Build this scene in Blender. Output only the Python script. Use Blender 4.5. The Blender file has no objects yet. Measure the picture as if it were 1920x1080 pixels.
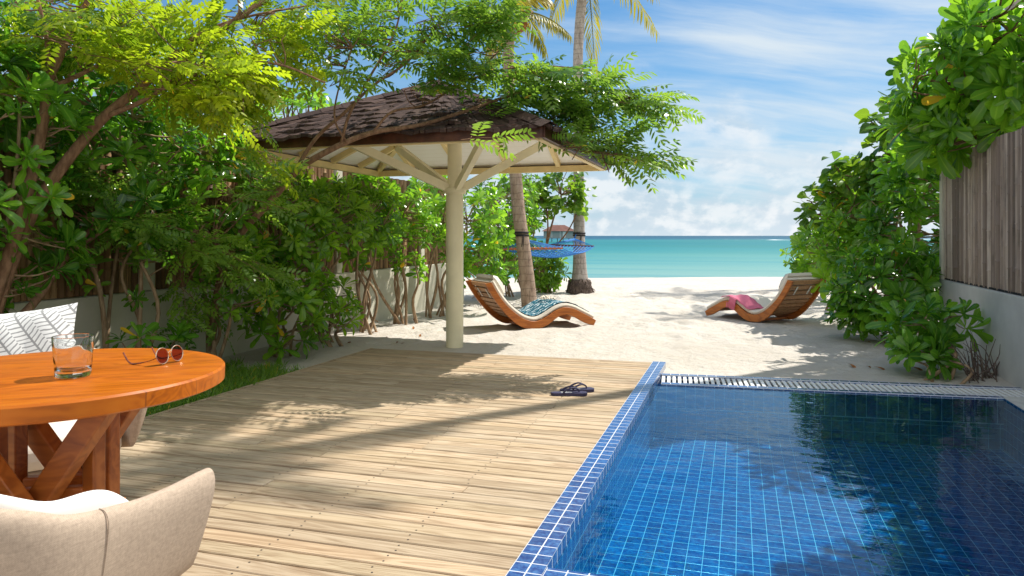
import bpy, bmesh, math, random
import numpy as np
from mathutils import Vector, Matrix

# ------------------------------------------------------------------ camera, sky, sun, exposure
SC = bpy.context.scene
COL = SC.collection
R = math.radians
FPX, CU, HV, CH = 1386.0, 960.0, 442.0, 1.2         # focal length in photo pixels, centre column, horizon row, eye height
YAW = R(17.1)
cam_data = bpy.data.cameras.new('camera')
cam = bpy.data.objects.new('camera', cam_data); COL.objects.link(cam)
cam.location = (0, 0, CH); cam.rotation_euler = (R(90), 0, YAW)
cam_data.sensor_width = 36; cam_data.lens = FPX/1920*36
cam_data.shift_y = -98/1920
cam_data.clip_start = 0.05; cam_data.clip_end = 20000
cam_data.dof.use_dof = True; cam_data.dof.focus_distance = 8.5; cam_data.dof.aperture_fstop = 20.0
SC.camera = cam
SC.view_settings.view_transform = 'Standard'; SC.view_settings.look = 'None'
SC.view_settings.exposure = 0.42; SC.view_settings.gamma = 1.0; SC.view_settings.use_curve_mapping = False
SC.cycles.max_bounces = 10; SC.cycles.transparent_max_bounces = 16; SC.cycles.transmission_bounces = 8
SC.cycles.diffuse_bounces = 4; SC.cycles.glossy_bounces = 4
SC.cycles.sample_clamp_indirect = 6.0
SC.cycles.use_denoising = True

SUN_EL, SUN_AZ = R(53), math.atan2(0.62, 0.785)
sdir = Vector((math.sin(SUN_AZ)*math.cos(SUN_EL), math.cos(SUN_AZ)*math.cos(SUN_EL), math.sin(SUN_EL)))
sun_data = bpy.data.lights.new('sun', 'SUN'); sun_data.energy = 4.8; sun_data.angle = R(0.53); sun_data.color = (1.0, 0.95, 0.86)
sun = bpy.data.objects.new('sun', sun_data); COL.objects.link(sun)
sun.rotation_euler = sdir.to_track_quat('Z', 'Y').to_euler(); sun.location = (6, 8, 12)

# ------------------------------------------------------------------ node helpers
class NT:
    def __init__(s, tree): s.t = tree; s.n = tree.nodes; s.l = tree.links
    def node(s, typ, ins=None, **props):
        nd = s.n.new(typ)
        for k, v in props.items(): setattr(nd, k, v)
        for k, v in (ins or {}).items():
            sock = nd.inputs[k]
            if isinstance(v, bpy.types.NodeSocket): s.l.new(v, sock)
            else:
                if hasattr(sock.default_value, '__len__') and not isinstance(v, (int, float)) and len(sock.default_value) == 4 and len(v) == 3: v = (*v, 1)
                sock.default_value = v
        return nd
    def math(s, op, a, b=0.0, clamp=False):
        return s.node('ShaderNodeMath', {0: a, 1: b}, operation=op, use_clamp=clamp).outputs[0]
    def vmath(s, op, a, b=(0, 0, 0)):
        nd = s.node('ShaderNodeVectorMath', {0: a, 1: b}, operation=op)
        return nd.outputs['Value'] if op in ('LENGTH', 'DOT_PRODUCT') else nd.outputs[0]
    def mix(s, fac, a, b, blend='MIX'):
        nd = s.n.new('ShaderNodeMix'); nd.data_type = 'RGBA'; nd.blend_type = blend; nd.clamp_factor = True
        for i, v in ((0, fac), (6, a), (7, b)):
            if isinstance(v, bpy.types.NodeSocket): s.l.new(v, nd.inputs[i])
            else: nd.inputs[i].default_value = v if i == 0 else (*v, 1) if len(v) == 3 else v
        return nd.outputs[2]
    def ramp(s, fac, stops, interp='LINEAR'):
        nd = s.node('ShaderNodeValToRGB', {0: fac}); cr = nd.color_ramp; cr.interpolation = interp
        while len(cr.elements) < len(stops): cr.elements.new(0.5)
        for e, (p, c) in zip(cr.elements, stops):
            e.position = p; e.color = (c, c, c, 1) if isinstance(c, (int, float)) else (*c, 1)
        return nd.outputs[0]
    def smooth(s, x, lo, hi, a=0.0, b=1.0):
        return s.node('ShaderNodeMapRange', {0: x, 1: lo, 2: hi, 3: a, 4: b}, interpolation_type='SMOOTHSTEP').outputs[0]
    def noise(s, vec, scale, detail=4, rough=0.55, dist=0.0):
        return s.node('ShaderNodeTexNoise', {'Vector': vec, 'Scale': scale, 'Detail': detail, 'Roughness': rough, 'Distortion': dist}).outputs[0]
    def mapping(s, vec, scale=(1, 1, 1), rot=(0, 0, 0), loc=(0, 0, 0)):
        return s.node('ShaderNodeMapping', {'Vector': vec, 'Scale': scale, 'Rotation': rot, 'Location': loc}).outputs[0]
    def sep(s, v): return s.node('ShaderNodeSeparateXYZ', {0: v}).outputs
    def comb(s, x, y, z): return s.node('ShaderNodeCombineXYZ', {0: x, 1: y, 2: z}).outputs[0]
    def bump(s, h, strength=0.3, dist=0.01):
        return s.node('ShaderNodeBump', {'Height': h, 'Strength': strength, 'Distance': dist}).outputs[0]

def new_mat(name):
    m = bpy.data.materials.new(name); m.use_nodes = True
    m.node_tree.nodes.clear(); T = NT(m.node_tree)
    T.out = T.n.new('ShaderNodeOutputMaterial')
    T.tc = T.n.new('ShaderNodeTexCoord'); T.geo = T.n.new('ShaderNodeNewGeometry')
    T.obj = T.tc.outputs['Object']; T.pos = T.geo.outputs['Position']
    return m, T
def principled(T, color, rough=0.5, spec=0.5, normal=None, metal=0.0, **kw):
    ins = {'Base Color': color, 'Roughness': rough, 'Specular IOR Level': spec, 'Metallic': metal}
    if normal is not None: ins['Normal'] = normal
    ins.update(kw)
    b = T.node('ShaderNodeBsdfPrincipled', ins)
    T.l.new(b.outputs[0], T.out.inputs[0]); return b
def attr(T, name='rnd'):
    return T.node('ShaderNodeAttribute', attribute_name=name).outputs['Fac']

# ------------------------------------------------------------------ world: physical sky with procedural clouds
world = bpy.data.worlds.new('World'); SC.world = world; world.use_nodes = True
W = NT(world.node_tree); W.n.clear()
wout = W.n.new('ShaderNodeOutputWorld')
sky = W.node('ShaderNodeTexSky', sky_type='NISHITA', sun_disc=False)
sky.sun_elevation = SUN_EL; sky.sun_rotation = SUN_AZ; sky.altitude = 0; sky.air_density = 1.0; sky.dust_density = 0.4; sky.ozone_density = 1.6
gen = W.n.new('ShaderNodeTexCoord').outputs['Generated']
nrm = W.vmath('NORMALIZE', gen)
dx, dy, dz = W.sep(nrm)[0:3]
zc = W.math('MAXIMUM', dz, 0.0)
# high streaky cirrus, on a plane overhead
den = W.math('ADD', zc, 0.16)
pv = W.comb(W.math('DIVIDE', dx, den), W.math('DIVIDE', dy, den), 0.0)
rot = W.mapping(pv, rot=(0, 0, R(-28)))
warp = W.noise(rot, 0.9, 3, 0.5)
rot2 = W.vmath('ADD', rot, W.comb(W.math('MULTIPLY', warp, 0.9), W.math('MULTIPLY', warp, 0.5), 0.0))
st1 = W.noise(W.mapping(rot2, scale=(0.55, 1.9, 1)), 1.25, 7, 0.60)
st2 = W.noise(W.mapping(rot2, scale=(0.5, 4.2, 1), loc=(3.1, 1.7, 0)), 1.6, 6, 0.6)
veil = W.noise(W.mapping(pv, loc=(5.3, 2.2, 0)), 0.55, 3, 0.5)
cir = W.math('ADD', W.math('MULTIPLY', st1, 0.62), W.math('ADD', W.math('MULTIPLY', st2, 0.22), W.math('MULTIPLY', veil, 0.36)))
cir = W.math('ADD', cir, W.math('ADD', W.smooth(W.math('ARCTAN2', dx, dy), -0.17, 0.05, -0.085, 0.05), W.smooth(dz, 0.10, 0.26, 0.05, -0.02)))
cirm = W.smooth(cir, 0.455, 0.80, 0.0, 0.95)
# heaped cumulus low over the sea
az = W.math('ARCTAN2', dx, dy)
el = W.math('ARCSINE', W.math('MINIMUM', W.math('MAXIMUM', dz, -1.0), 1.0))
cv = W.comb(W.math('MULTIPLY', az, 1.0), W.math('MULTIPLY', el, 1.5), 0.0)
cn = W.noise(W.vmath('ADD', cv, (0.33, 0.0, 0.0)), 7.0, 8, 0.56, 0.15)
cn2 = W.noise(W.vmath('ADD', cv, (0.338, -0.016, 0.0)), 7.0, 8, 0.56, 0.15)
big = W.noise(W.vmath('ADD', W.comb(az, 0.0, 0.0), (1.9, 0.0, 0.0)), 3.2, 2, 0.5)
topm = W.math('SUBTRACT', W.math('ADD', W.math('MULTIPLY', big, 0.20), 0.06), el)
cm = W.math('ADD', W.math('MULTIPLY', cn, 0.9), W.math('MULTIPLY', topm, 1.55))
cumm = W.smooth(cm, 0.43, 0.68, 0.0, 0.86)
lit = W.smooth(W.math('SUBTRACT', cn2, cn), -0.045, 0.05, 1.0, 0.0)
base_sky = W.mix(1.0, sky.outputs[0], (0.17, 0.51, 0.74), 'MULTIPLY')
haze_f = W.smooth(el, 0.0, 0.42, 0.6, 0.08)
CIR = (4.5, 5.05, 5.45); CUM = (5.4, 5.6, 5.75); CSH = (3.6, 4.3, 4.9)
c0 = W.mix(haze_f, base_sky, (3.1, 4.1, 4.8))
c1 = W.mix(cirm, c0, CIR)
c2 = W.mix(cumm, c1, W.mix(lit, CSH, CUM))
# added fill light: unseen bright clouds at the zenith and behind the viewer
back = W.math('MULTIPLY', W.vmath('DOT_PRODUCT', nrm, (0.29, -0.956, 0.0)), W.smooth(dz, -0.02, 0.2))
fillm = W.math('MAXIMUM', W.smooth(el, 0.60, 1.1, 0.0, 0.12), W.smooth(back, -0.15, 0.35))
filln = W.noise(W.mapping(pv, loc=(2.0, 7.0, 0)), 1.1, 4, 0.55)
c2 = W.mix(W.math('MULTIPLY', fillm, W.smooth(filln, 0.2, 0.6, 0.55, 1.0)), c2, (6.9, 7.05, 7.2))
SKY_STR = 0.125
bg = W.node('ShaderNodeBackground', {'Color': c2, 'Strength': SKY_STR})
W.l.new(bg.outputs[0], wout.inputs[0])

# ------------------------------------------------------------------ geometry helpers
RT = np.array([math.cos(YAW), math.sin(YAW), 0.0]); FW = np.array([-math.sin(YAW), math.cos(YAW), 0.0])
def P(u, v, d):
    """the point that the photograph shows at column u, row v when it is d metres ahead of the camera"""
    return FW*d + RT*((u-CU)/FPX*d) + np.array([0, 0, CH-(v-HV)/FPX*d])
def G(u, v, z=0.0):
    return P(u, v, (CH-z)*FPX/(v-HV))
def RF(r, f, z=0.0): return RT*r + FW*f + np.array([0, 0, z])
def V3(*a): return np.array(a, float)
def unit(v):
    v = np.asarray(v, float); n = np.linalg.norm(v, axis=-1, keepdims=True); return v/np.maximum(n, 1e-9)
def catmull(pts, n=6):
    pts = [np.asarray(p, float) for p in pts]
    if len(pts) < 3:
        return [pts[0]+(pts[-1]-pts[0])*i/n for i in range(n+1)]
    q = [2*pts[0]-pts[1]]+pts+[2*pts[-1]-pts[-2]]; out = []
    for i in range(1, len(q)-2):
        for k in range(n):
            t = k/n; a, b, c, d = q[i-1:i+3]
            out.append(0.5*((2*b)+(c-a)*t+(2*a-5*b+4*c-d)*t*t+(3*b-a-3*c+d)*t**3))
    out.append(pts[-1]); return out

class MB:
    """collects shapes; build() links them as ONE mesh object"""
    def __init__(s): s.v = []; s.f = []; s.n = 0; s.r = []; s.m = []; s.uv = {}; s.cur = 0; s.rv = 0.5
    def add(s, verts, faces, rnd=None, uvs=None):
        verts = np.asarray(verts, float).reshape(-1, 3); o = s.n
        s.v.append(verts); s.n += len(verts)
        for i, f in enumerate(faces):
            if uvs is not None: s.uv[len(s.f)] = uvs[i]
            s.f.append(tuple(int(k)+o for k in f)); s.r.append(s.rv if rnd is None else (rnd if np.isscalar(rnd) else rnd[i])); s.m.append(s.cur)
        return s
    def box(s, c, size, rot=None, rnd=None):
        c = np.asarray(c, float); h = np.asarray(size, float)/2
        v = np.array([(x, y, z) for x in (-1, 1) for y in (-1, 1) for z in (-1, 1)])*h
        if rot is not None: v = v@np.array(rot).T
        return s.add(v+c, [(0, 1, 3, 2), (4, 6, 7, 5), (0, 4, 5, 1), (2, 3, 7, 6), (0, 2, 6, 4), (1, 5, 7, 3)], rnd)
    def beam(s, a, b, w, h, up=(0, 0, 1), rnd=None):
        a = np.asarray(a, float); b = np.asarray(b, float); d = unit(b-a); u = np.asarray(up, float)
        sd = unit(np.cross(d, u)); u2 = np.cross(sd, d)
        v = [p+sd*x*w/2+u2*y*h/2 for p in (a, b) for x, y in ((-1, -1), (1, -1), (1, 1), (-1, 1))]
        return s.add(v, [(0, 3, 2, 1), (4, 5, 6, 7), (0, 1, 5, 4), (1, 2, 6, 5), (2, 3, 7, 6), (3, 0, 4, 7)], rnd)
    def tube(s, pts, rad, k=8, caps=True, rnd=None):
        pts = np.asarray(pts, float); n = len(pts); rad = np.broadcast_to(np.asarray(rad, float), (n,))
        tg = unit(np.gradient(pts, axis=0)); ref = V3(0, 0, 1) if abs(tg[0][2]) < 0.9 else V3(1, 0, 0)
        x = unit(np.cross(tg[0], ref)); vs = []
        for i in range(n):
            x = unit(x-tg[i]*np.dot(x, tg[i])); y = np.cross(tg[i], x)
            a = np.arange(k)*2*math.pi/k
            vs.append(pts[i]+rad[i]*(np.cos(a)[:, None]*x+np.sin(a)[:, None]*y))
        f = [(i*k+j, i*k+(j+1) % k, (i+1)*k+(j+1) % k, (i+1)*k+j) for i in range(n-1) for j in range(k)]
        if caps: f += [tuple(range(k-1, -1, -1)), tuple((n-1)*k+j for j in range(k))]
        return s.add(np.concatenate(vs), f, rnd)
    def lathe(s, prof, c=(0, 0, 0), k=32, rnd=None):
        c = np.asarray(c, float); a = np.arange(k)*2*math.pi/k; n = len(prof); vs = []
        for r, z in prof: vs.append(np.stack([r*np.cos(a), r*np.sin(a), np.full(k, z)], 1)+c)
        f = [(i*k+j, i*k+(j+1) % k, (i+1)*k+(j+1) % k, (i+1)*k+j) for i in range(n-1) for j in range(k)]
        return s.add(np.concatenate(vs), f, rnd)
    def grid(s, pts, rnd=None, closed_u=False):
        pts = np.asarray(pts, float); a, b = pts.shape[:2]; f = []
        for i in range(a-1):
            for j in range(b-1+(1 if closed_u else 0)):
                j2 = (j+1) % b; f.append((i*b+j, i*b+j2, (i+1)*b+j2, (i+1)*b+j))
        return s.add(pts.reshape(-1, 3), f, rnd)
    def quad(s, pts, uv=None, rnd=None): return s.add(pts, [(0, 1, 2, 3)], rnd, None if uv is None else [uv])
    def xf(s, M):
        M = np.array(M); s.v = [np.c_[v, np.ones(len(v))]@M.T[:, :3] for v in s.v]; return s
    def build(s, name, mats, parent=None, smooth=True, bevel=0.0, attr_=True, auto=40):
        me = bpy.data.meshes.new(name); v = np.concatenate(s.v) if s.v else np.zeros((0, 3))
        og = np.array(parent.get('_o', (0, 0, 0))) if parent is not None else np.zeros(3)
        v = v-og
        lens = np.array([len(f) for f in s.f]); idx = np.fromiter((k for f in s.f for k in f), dtype=np.int32)
        me.vertices.add(len(v)); me.vertices.foreach_set('co', v.astype(np.float32).ravel())
        me.loops.add(len(idx)); me.loops.foreach_set('vertex_index', idx)
        me.polygons.add(len(lens)); me.polygons.foreach_set('loop_start', np.concatenate([[0], np.cumsum(lens)[:-1]]).astype(np.int32))
        mats = mats if isinstance(mats, (list, tuple)) else [mats]
        for m in mats: me.materials.append(m)
        me.polygons.foreach_set('material_index', np.array(s.m, np.int32))
        me.polygons.foreach_set('use_smooth', np.full(len(lens), smooth))
        me.update(calc_edges=True)
        if attr_:
            a = me.attributes.new('rnd', 'FLOAT', 'FACE'); a.data.foreach_set('value', np.array(s.r, np.float32))
        if getattr(s, 'mid', None):
            mv = np.zeros(len(v), np.float32)
            for o_, a_ in s.mid: mv[o_:o_+len(a_)] = a_
            a = me.attributes.new('mid', 'FLOAT', 'POINT'); a.data.foreach_set('value', mv)
        if s.uv:
            uvl = me.uv_layers.new(name='UVMap'); st = np.concatenate([[0], np.cumsum(lens)[:-1]])
            buf = np.zeros((len(idx), 2), np.float32)
            for fi, uv in s.uv.items(): buf[st[fi]:st[fi]+lens[fi]] = uv
            uvl.data.foreach_set('uv', buf.ravel())
        me.validate()
        o = bpy.data.objects.new(name, me); COL.objects.link(o)
        if parent is not None: o.parent = parent; o['_o'] = tuple(og)
        if smooth and auto and not isinstance(s, Leaves):
            sharp_by_angle(me, auto)
        if bevel > 0:
            md = o.modifiers.new('bevel', 'BEVEL'); md.width = bevel; md.segments = 2; md.limit_method = 'ANGLE'; md.angle_limit = R(35)
        return o
def sharp_by_angle(me, deg):
    bm = bmesh.new(); bm.from_mesh(me); ca = R(deg)
    for e in bm.edges:
        if len(e.link_faces) == 2 and e.calc_face_angle(0) > ca: e.smooth = False
    bm.to_mesh(me); bm.free()

def tag(o, label, cat=None, group=None):
    o['label'] = label
    if cat: o['category'] = cat
    if group: o['group'] = group
    return o
def thing(name, label, cat, loc=(0, 0, 0), group=None):
    o = bpy.data.objects.new(name, None); COL.objects.link(o); o.location = tuple(loc); o['_o'] = tuple(float(x) for x in loc)
    o.empty_display_size = 0.2
    return tag(o, label, cat, group)
def structure(o, kind='structure'): o['kind'] = kind; return o
def dup(root, loc, rotz, label):
    r = root.copy(); COL.objects.link(r); r.location = loc; r.rotation_euler = (0, 0, rotz); r['label'] = label
    for ch in list(root.children):
        c = ch.copy(); COL.objects.link(c); c.parent = r
        for g in list(ch.children):
            d = g.copy(); COL.objects.link(d); d.parent = c
    return r
# ------------------------------------------------------------------ materials
def m_plain(name, col, rough=0.6, spec=0.4, nscale=0, namt=0.15, bump=0.0, bscale=80, metal=0.0):
    m, T = new_mat(name)
    c = col
    if nscale:
        n = T.noise(T.obj, nscale, 5, 0.6)
        c = T.mix(T.smooth(n, 0.3, 0.7), tuple(x*(1-namt) for x in col), tuple(min(1, x*(1+namt)) for x in col))
    nm = T.bump(T.noise(T.obj, bscale, 4, 0.6), bump, 0.004) if bump else None
    principled(T, c, rough, spec, nm, metal); return m

def m_sand():
    m, T = new_mat('sand')
    big = T.noise(T.pos, 0.7, 4, 0.55); mid = T.noise(T.pos, 5, 5, 0.6); fine = T.noise(T.pos, 160, 3, 0.7); gr = T.noise(T.pos, 420, 2, 0.6)
    c = T.mix(T.smooth(big, 0.3, 0.7), (0.56, 0.52, 0.465), (0.63, 0.592, 0.54))
    c = T.mix(T.smooth(mid, 0.35, 0.75, 0, 0.5), c, (0.53, 0.47, 0.385))
    c = T.mix(T.smooth(fine, 0.42, 0.8, 0, 0.55), c, (0.42, 0.355, 0.28))
    vor = T.node('ShaderNodeTexVoronoi', {'Vector': T.vmath('ADD', T.pos, T.vmath('SCALE', T.node('ShaderNodeTexNoise', {'Vector': T.pos, 'Scale': 9.0}).outputs[1], (0, 0, 0))), 'Scale': 7.0, 'Randomness': 1.0})
    pick = T.math('GREATER_THAN', T.sep(vor.outputs['Color'])[0], 0.62)
    sp = T.math('MULTIPLY', T.smooth(vor.outputs['Distance'], 0.05, 0.09, 1.0, 0.0), pick)
    c = T.mix(T.math('MULTIPLY', sp, 0.75), c, (0.20, 0.14, 0.09))
    foot = T.node('ShaderNodeTexVoronoi', {'Vector': T.mapping(T.pos, scale=(2.6, 2.0, 1)), 'Scale': 1.4}, feature='SMOOTH_F1').outputs['Distance']
    h = T.math('ADD', T.math('MULTIPLY', T.noise(T.pos, 9, 6, 0.6), 0.7), T.math('ADD', T.math('MULTIPLY', foot, 0.5), T.math('MULTIPLY', gr, 0.06)))
    principled(T, c, 0.95, 0.15, T.bump(h, 0.8, 0.08)); return m

def m_wood(name, cols, scale=(1.2, 22, 22), rough=0.55, bump=0.15, spec=0.35, ring=0.35, axis_attr=True, knots=0.0):
    """grain runs along the object's x axis; rnd shifts it from board to board"""
    m, T = new_mat(name); r = attr(T)
    off = T.comb(T.math('MULTIPLY', r, 37.0), T.math('MULTIPLY', r, 11.0), T.math('MULTIPLY', r, 5.0))
    v = T.vmath('ADD', T.obj, off)
    n1 = T.noise(T.mapping(v, scale=scale), 1.6, 6, 0.62, 0.4)
    n2 = T.noise(T.mapping(v, scale=(scale[0]*0.6, scale[1]*0.28, scale[2]*0.28)), 1.1, 3, 0.5, 1.2)
    wv = T.math('FRACT', T.math('MULTIPLY', n2, 9.0)); wv = T.smooth(T.math('ABSOLUTE', T.math('SUBTRACT', wv, 0.5)), 0.0, 0.5)
    g = T.math('ADD', T.math('MULTIPLY', n1, 1-ring), T.math('MULTIPLY', wv, ring))
    c = T.ramp(g, [(0.15, cols[0]), (0.5, cols[1]), (0.85, cols[2])])
    tint = T.ramp(T.math('FRACT', T.math('MULTIPLY', r, 7.31)), [(0, (0.82, 0.79, 0.74)), (0.45, (1.0, 1.0, 1.0)), (0.8, (1.10, 1.03, 0.95)), (1, (0.88, 0.88, 0.82))])
    c = T.mix(1.0, c, tint, 'MULTIPLY')
    if knots:
        st = T.noise(T.mapping(v, scale=(1.3, 5, 5)), 1.5, 4, 0.6)
        c = T.mix(T.smooth(st, 0.56, 0.74, 0, knots), c, (cols[0][0]*0.8, cols[0][1]*0.68, cols[0][2]*0.55))
    principled(T, c, rough, spec, T.bump(g, bump, 0.004)); return m

def m_tile(name, size, mortar, dark, light, grout, rough=0.12, sy=None):
    m, T = new_mat(name); uv = T.tc.outputs['UV']
    bk = T.node('ShaderNodeTexBrick', {'Vector': uv, 'Color1': (0, 0, 0), 'Color2': (1, 1, 1), 'Mortar': (0.5, 0.5, 0.5), 'Scale': 1.0, 'Mortar Size': mortar, 'Mortar Smooth': 0.1,
                'Bias': 0.0, 'Brick Width': size, 'Row Height': sy or size}, offset=0.0, squash=1.0)
    n = T.noise(T.pos, 38, 5, 0.65); n2 = T.noise(T.pos, 95, 3, 0.6)
    g = T.math('ADD', T.math('MULTIPLY', n, 0.75), T.math('MULTIPLY', n2, 0.35))
    c = T.mix(T.smooth(g, 0.40, 0.72), dark, light)
    tv = T.sep(bk.outputs[0])[0]
    c = T.mix(T.math('MULTIPLY', tv, 0.45), c, tuple(x*0.55 for x in dark))
    c = T.mix(bk.outputs[1], c, grout)
    rr = T.math('ADD', T.math('MULTIPLY', bk.outputs[1], 0.5), rough)
    h = T.math('SUBTRACT', 1.0, bk.outputs[1])
    principled(T, c, rr, 0.5, T.bump(T.math('ADD', h, T.math('MULTIPLY', n, 0.15)), 0.35, 0.003)); return m

def m_water_pool():
    m, T = new_mat('pool_water')
    h = T.math('ADD', T.math('MULTIPLY', T.noise(T.mapping(T.pos, scale=(1.0, 1.5, 1)), 3.5, 3, 0.5), 1.0), T.math('MULTIPLY', T.noise(T.pos, 13, 2, 0.5), 0.22))
    nm = T.bump(h, 0.16, 0.03)
    fr = T.node('ShaderNodeFresnel', {'IOR': 1.52, 'Normal': nm}).outputs[0]
    tr = T.node('ShaderNodeBsdfTransparent', {'Color': (0.44, 0.87, 1.0)})
    gl = T.node('ShaderNodeBsdfGlossy', {'Color': (0.66, 0.88, 1.0), 'Roughness': 0.0, 'Normal': nm})
    mx = T.node('ShaderNodeMixShader', {0: fr, 1: tr.outputs[0], 2: gl.outputs[0]})
    T.l.new(mx.outputs[0], T.out.inputs[0]); return m

def m_sea():
    m, T = new_mat('sea_water')
    rel = T.pos
    f = T.vmath('DOT_PRODUCT', rel, tuple(FW))
    dist = T.math('LOGARITHM', T.math('MAXIMUM', f, 1.0), 10.0)
    n = T.noise(T.mapping(T.pos, scale=(0.012, 0.035, 1), rot=(0, 0, -YAW)), 1.0, 4, 0.55)
    n2 = T.noise(T.mapping(T.pos, scale=(0.03, 0.30, 1), rot=(0, 0, -YAW)), 1.0, 5, 0.6)
    k = T.math('ADD', dist, T.math('MULTIPLY', T.math('SUBTRACT', n, 0.5), 0.30))
    kk = T.math('DIVIDE', k, 4.0)
    c = T.ramp(kk, [(0.33, (0.20, 0.34, 0.31)), (0.40, (0.11, 0.29, 0.265)), (0.465, (0.03, 0.205, 0.195)), (0.53, (0.008, 0.15, 0.15)), (0.60, (0.02, 0.17, 0.165)), (0.618, (0.010, 0.08, 0.13)), (0.68, (0.005, 0.042, 0.09)), (0.80, (0.006, 0.04, 0.085))])
    c = T.mix(T.smooth(n2, 0.44, 0.64, 0, 0.6), c, (0.02, 0.20, 0.25))
    # breaking surf along the reef edge
    br = T.noise(T.mapping(T.pos, scale=(0.02, 0.004, 1), rot=(0, 0, -YAW)), 1.0, 5, 0.65)
    band = T.math('MULTIPLY', T.smooth(f, 225, 250), T.smooth(f, 318, 340, 1.0, 0.0))
    c = T.mix(T.math('MULTIPLY', band, T.smooth(br, 0.50, 0.58, 0, 0.9)), c, (0.85, 0.9, 0.92))
    w1 = T.noise(T.mapping(T.pos, scale=(0.35, 1.5, 1), rot=(0, 0, -YAW)), 1.0, 5, 0.6)
    w2 = T.noise(T.mapping(T.pos, scale=(2.5, 7, 1), rot=(0, 0, -YAW)), 1.0, 3, 0.6)
    h = T.math('ADD', T.math('MULTIPLY', w1, 0.5), T.math('MULTIPLY', w2, 0.1))
    principled(T, c, 0.4, 0.10, T.bump(h, 0.5, 0.25)); return m

def m_leaf(name, dark, mid, bright, trans, ylw=(0.75, 0.45, 0.03), yl=0.985, rough=0.34, tf=0.42, spec=0.5):
    m, T = new_mat(name); r = attr(T)
    c = T.ramp(r, [(0.0, dark), (0.5, mid), (0.93, bright), (yl, bright), (min(yl+0.004, 1.0), ylw)])
    tc_ = T.ramp(r, [(0.0, (trans[0]*0.32, trans[1]*0.5, trans[2])), (0.6, trans), (yl, tuple(min(1, x*1.25) for x in trans)), (min(yl+0.004, 1.0), (0.95, 0.6, 0.05))])
    rib = T.smooth(attr(T, 'mid'), 0.80, 0.97)
    c = T.mix(T.math('MULTIPLY', rib, 0.55), c, (bright[0]*1.5+0.05, bright[1]*1.35+0.05, bright[2]+0.03))
    pr = T.node('ShaderNodeBsdfPrincipled', {'Base Color': c, 'Roughness': rough, 'Specular IOR Level': spec})
    tl = T.node('ShaderNodeBsdfTranslucent', {'Color': tc_})
    mx = T.node('ShaderNodeMixShader', {0: tf, 1: pr.outputs[0], 2: tl.outputs[0]})
    T.l.new(mx.outputs[0], T.out.inputs[0]); return m

def m_bark(name, a, b, rings=0.0, scale=14):
    m, T = new_mat(name)
    n = T.noise(T.mapping(T.obj, scale=(1, 1, 0.35)), scale, 6, 0.65)
    c = T.mix(T.smooth(n, 0.3, 0.7), a, b); h = n
    if rings:
        z = T.sep(T.obj)[2]
        wob = T.noise(T.obj, 6, 3, 0.6)
        ph = T.math('FRACT', T.math('ADD', T.math('MULTIPLY', z, rings), T.math('MULTIPLY', wob, 0.9)))
        edge = T.smooth(ph, 0.0, 0.22, 1.0, 0.0)
        c = T.mix(T.math('MULTIPLY', edge, 0.55), c, tuple(x*0.42 for x in a))
        crk = T.noise(T.mapping(T.obj, scale=(1, 1, 0.16)), 46, 3, 0.6)
        c = T.mix(T.smooth(crk, 0.56, 0.68, 0, 0.6), c, tuple(x*0.35 for x in a))
        h = T.math('ADD', T.math('MULTIPLY', ph, 0.8), T.math('MULTIPLY', crk, -0.4))
    principled(T, c, 0.9, 0.2, T.bump(h, 0.6, 0.015)); return m

def m_bamboo(name, cols):
    m, T = new_mat(name); r = attr(T)
    c = T.ramp(r, [(0, cols[0]), (0.3, cols[1]), (0.65, cols[2]), (1, cols[3])])
    off = T.comb(T.math('MULTIPLY', r, 31.0), T.math('MULTIPLY', r, 17.0), T.math('MULTIPLY', r, 13.0))
    st = T.noise(T.mapping(T.vmath('ADD', T.obj, off), scale=(26, 26, 1.1)), 1.5, 5, 0.65)
    c = T.mix(T.smooth(st, 0.42, 0.72, 0, 0.7), c, tuple(x*0.45 for x in cols[1]))
    bl = T.noise(T.vmath('ADD', T.obj, off), 2.2, 4, 0.6)
    c = T.mix(T.smooth(bl, 0.52, 0.75, 0, 0.6), c, tuple(x*0.35 for x in cols[0]))
    principled(T, c, 0.6, 0.35, T.bump(st, 0.3, 0.006)); return m

def m_fabric(name, col, weave=700, amt=0.2, bump=0.25, streak=0.0):
    m, T = new_mat(name)
    wx = T.node('ShaderNodeTexWave', {'Vector': T.obj, 'Scale': weave/6.0, 'Distortion': 1.5, 'Detail': 2.0}, bands_direction='DIAGONAL').outputs[1]
    n = T.noise(T.obj, weave/8.0, 3, 0.7); st = T.math('ADD', T.math('MULTIPLY', T.noise(T.mapping(T.obj, scale=(9, 9, 130), rot=(0.35, 0.3, 0)), 3.0, 4, 0.7), 0.6), T.math('MULTIPLY', T.noise(T.mapping(T.obj, scale=(120, 120, 9), rot=(0.35, 0.3, 0)), 3.0, 3, 0.7), 0.4))
    f = T.math('ADD', T.math('MULTIPLY', wx, 0.10), T.math('ADD', T.math('MULTIPLY', n, 0.5), T.math('MULTIPLY', st, 0.3+streak)))
    c = T.mix(f, tuple(x*(1-amt) for x in col), tuple(min(1, x*(1+amt)) for x in col))
    principled(T, c, 0.85, 0.2, T.bump(f, bump, 0.002)); return m

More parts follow.
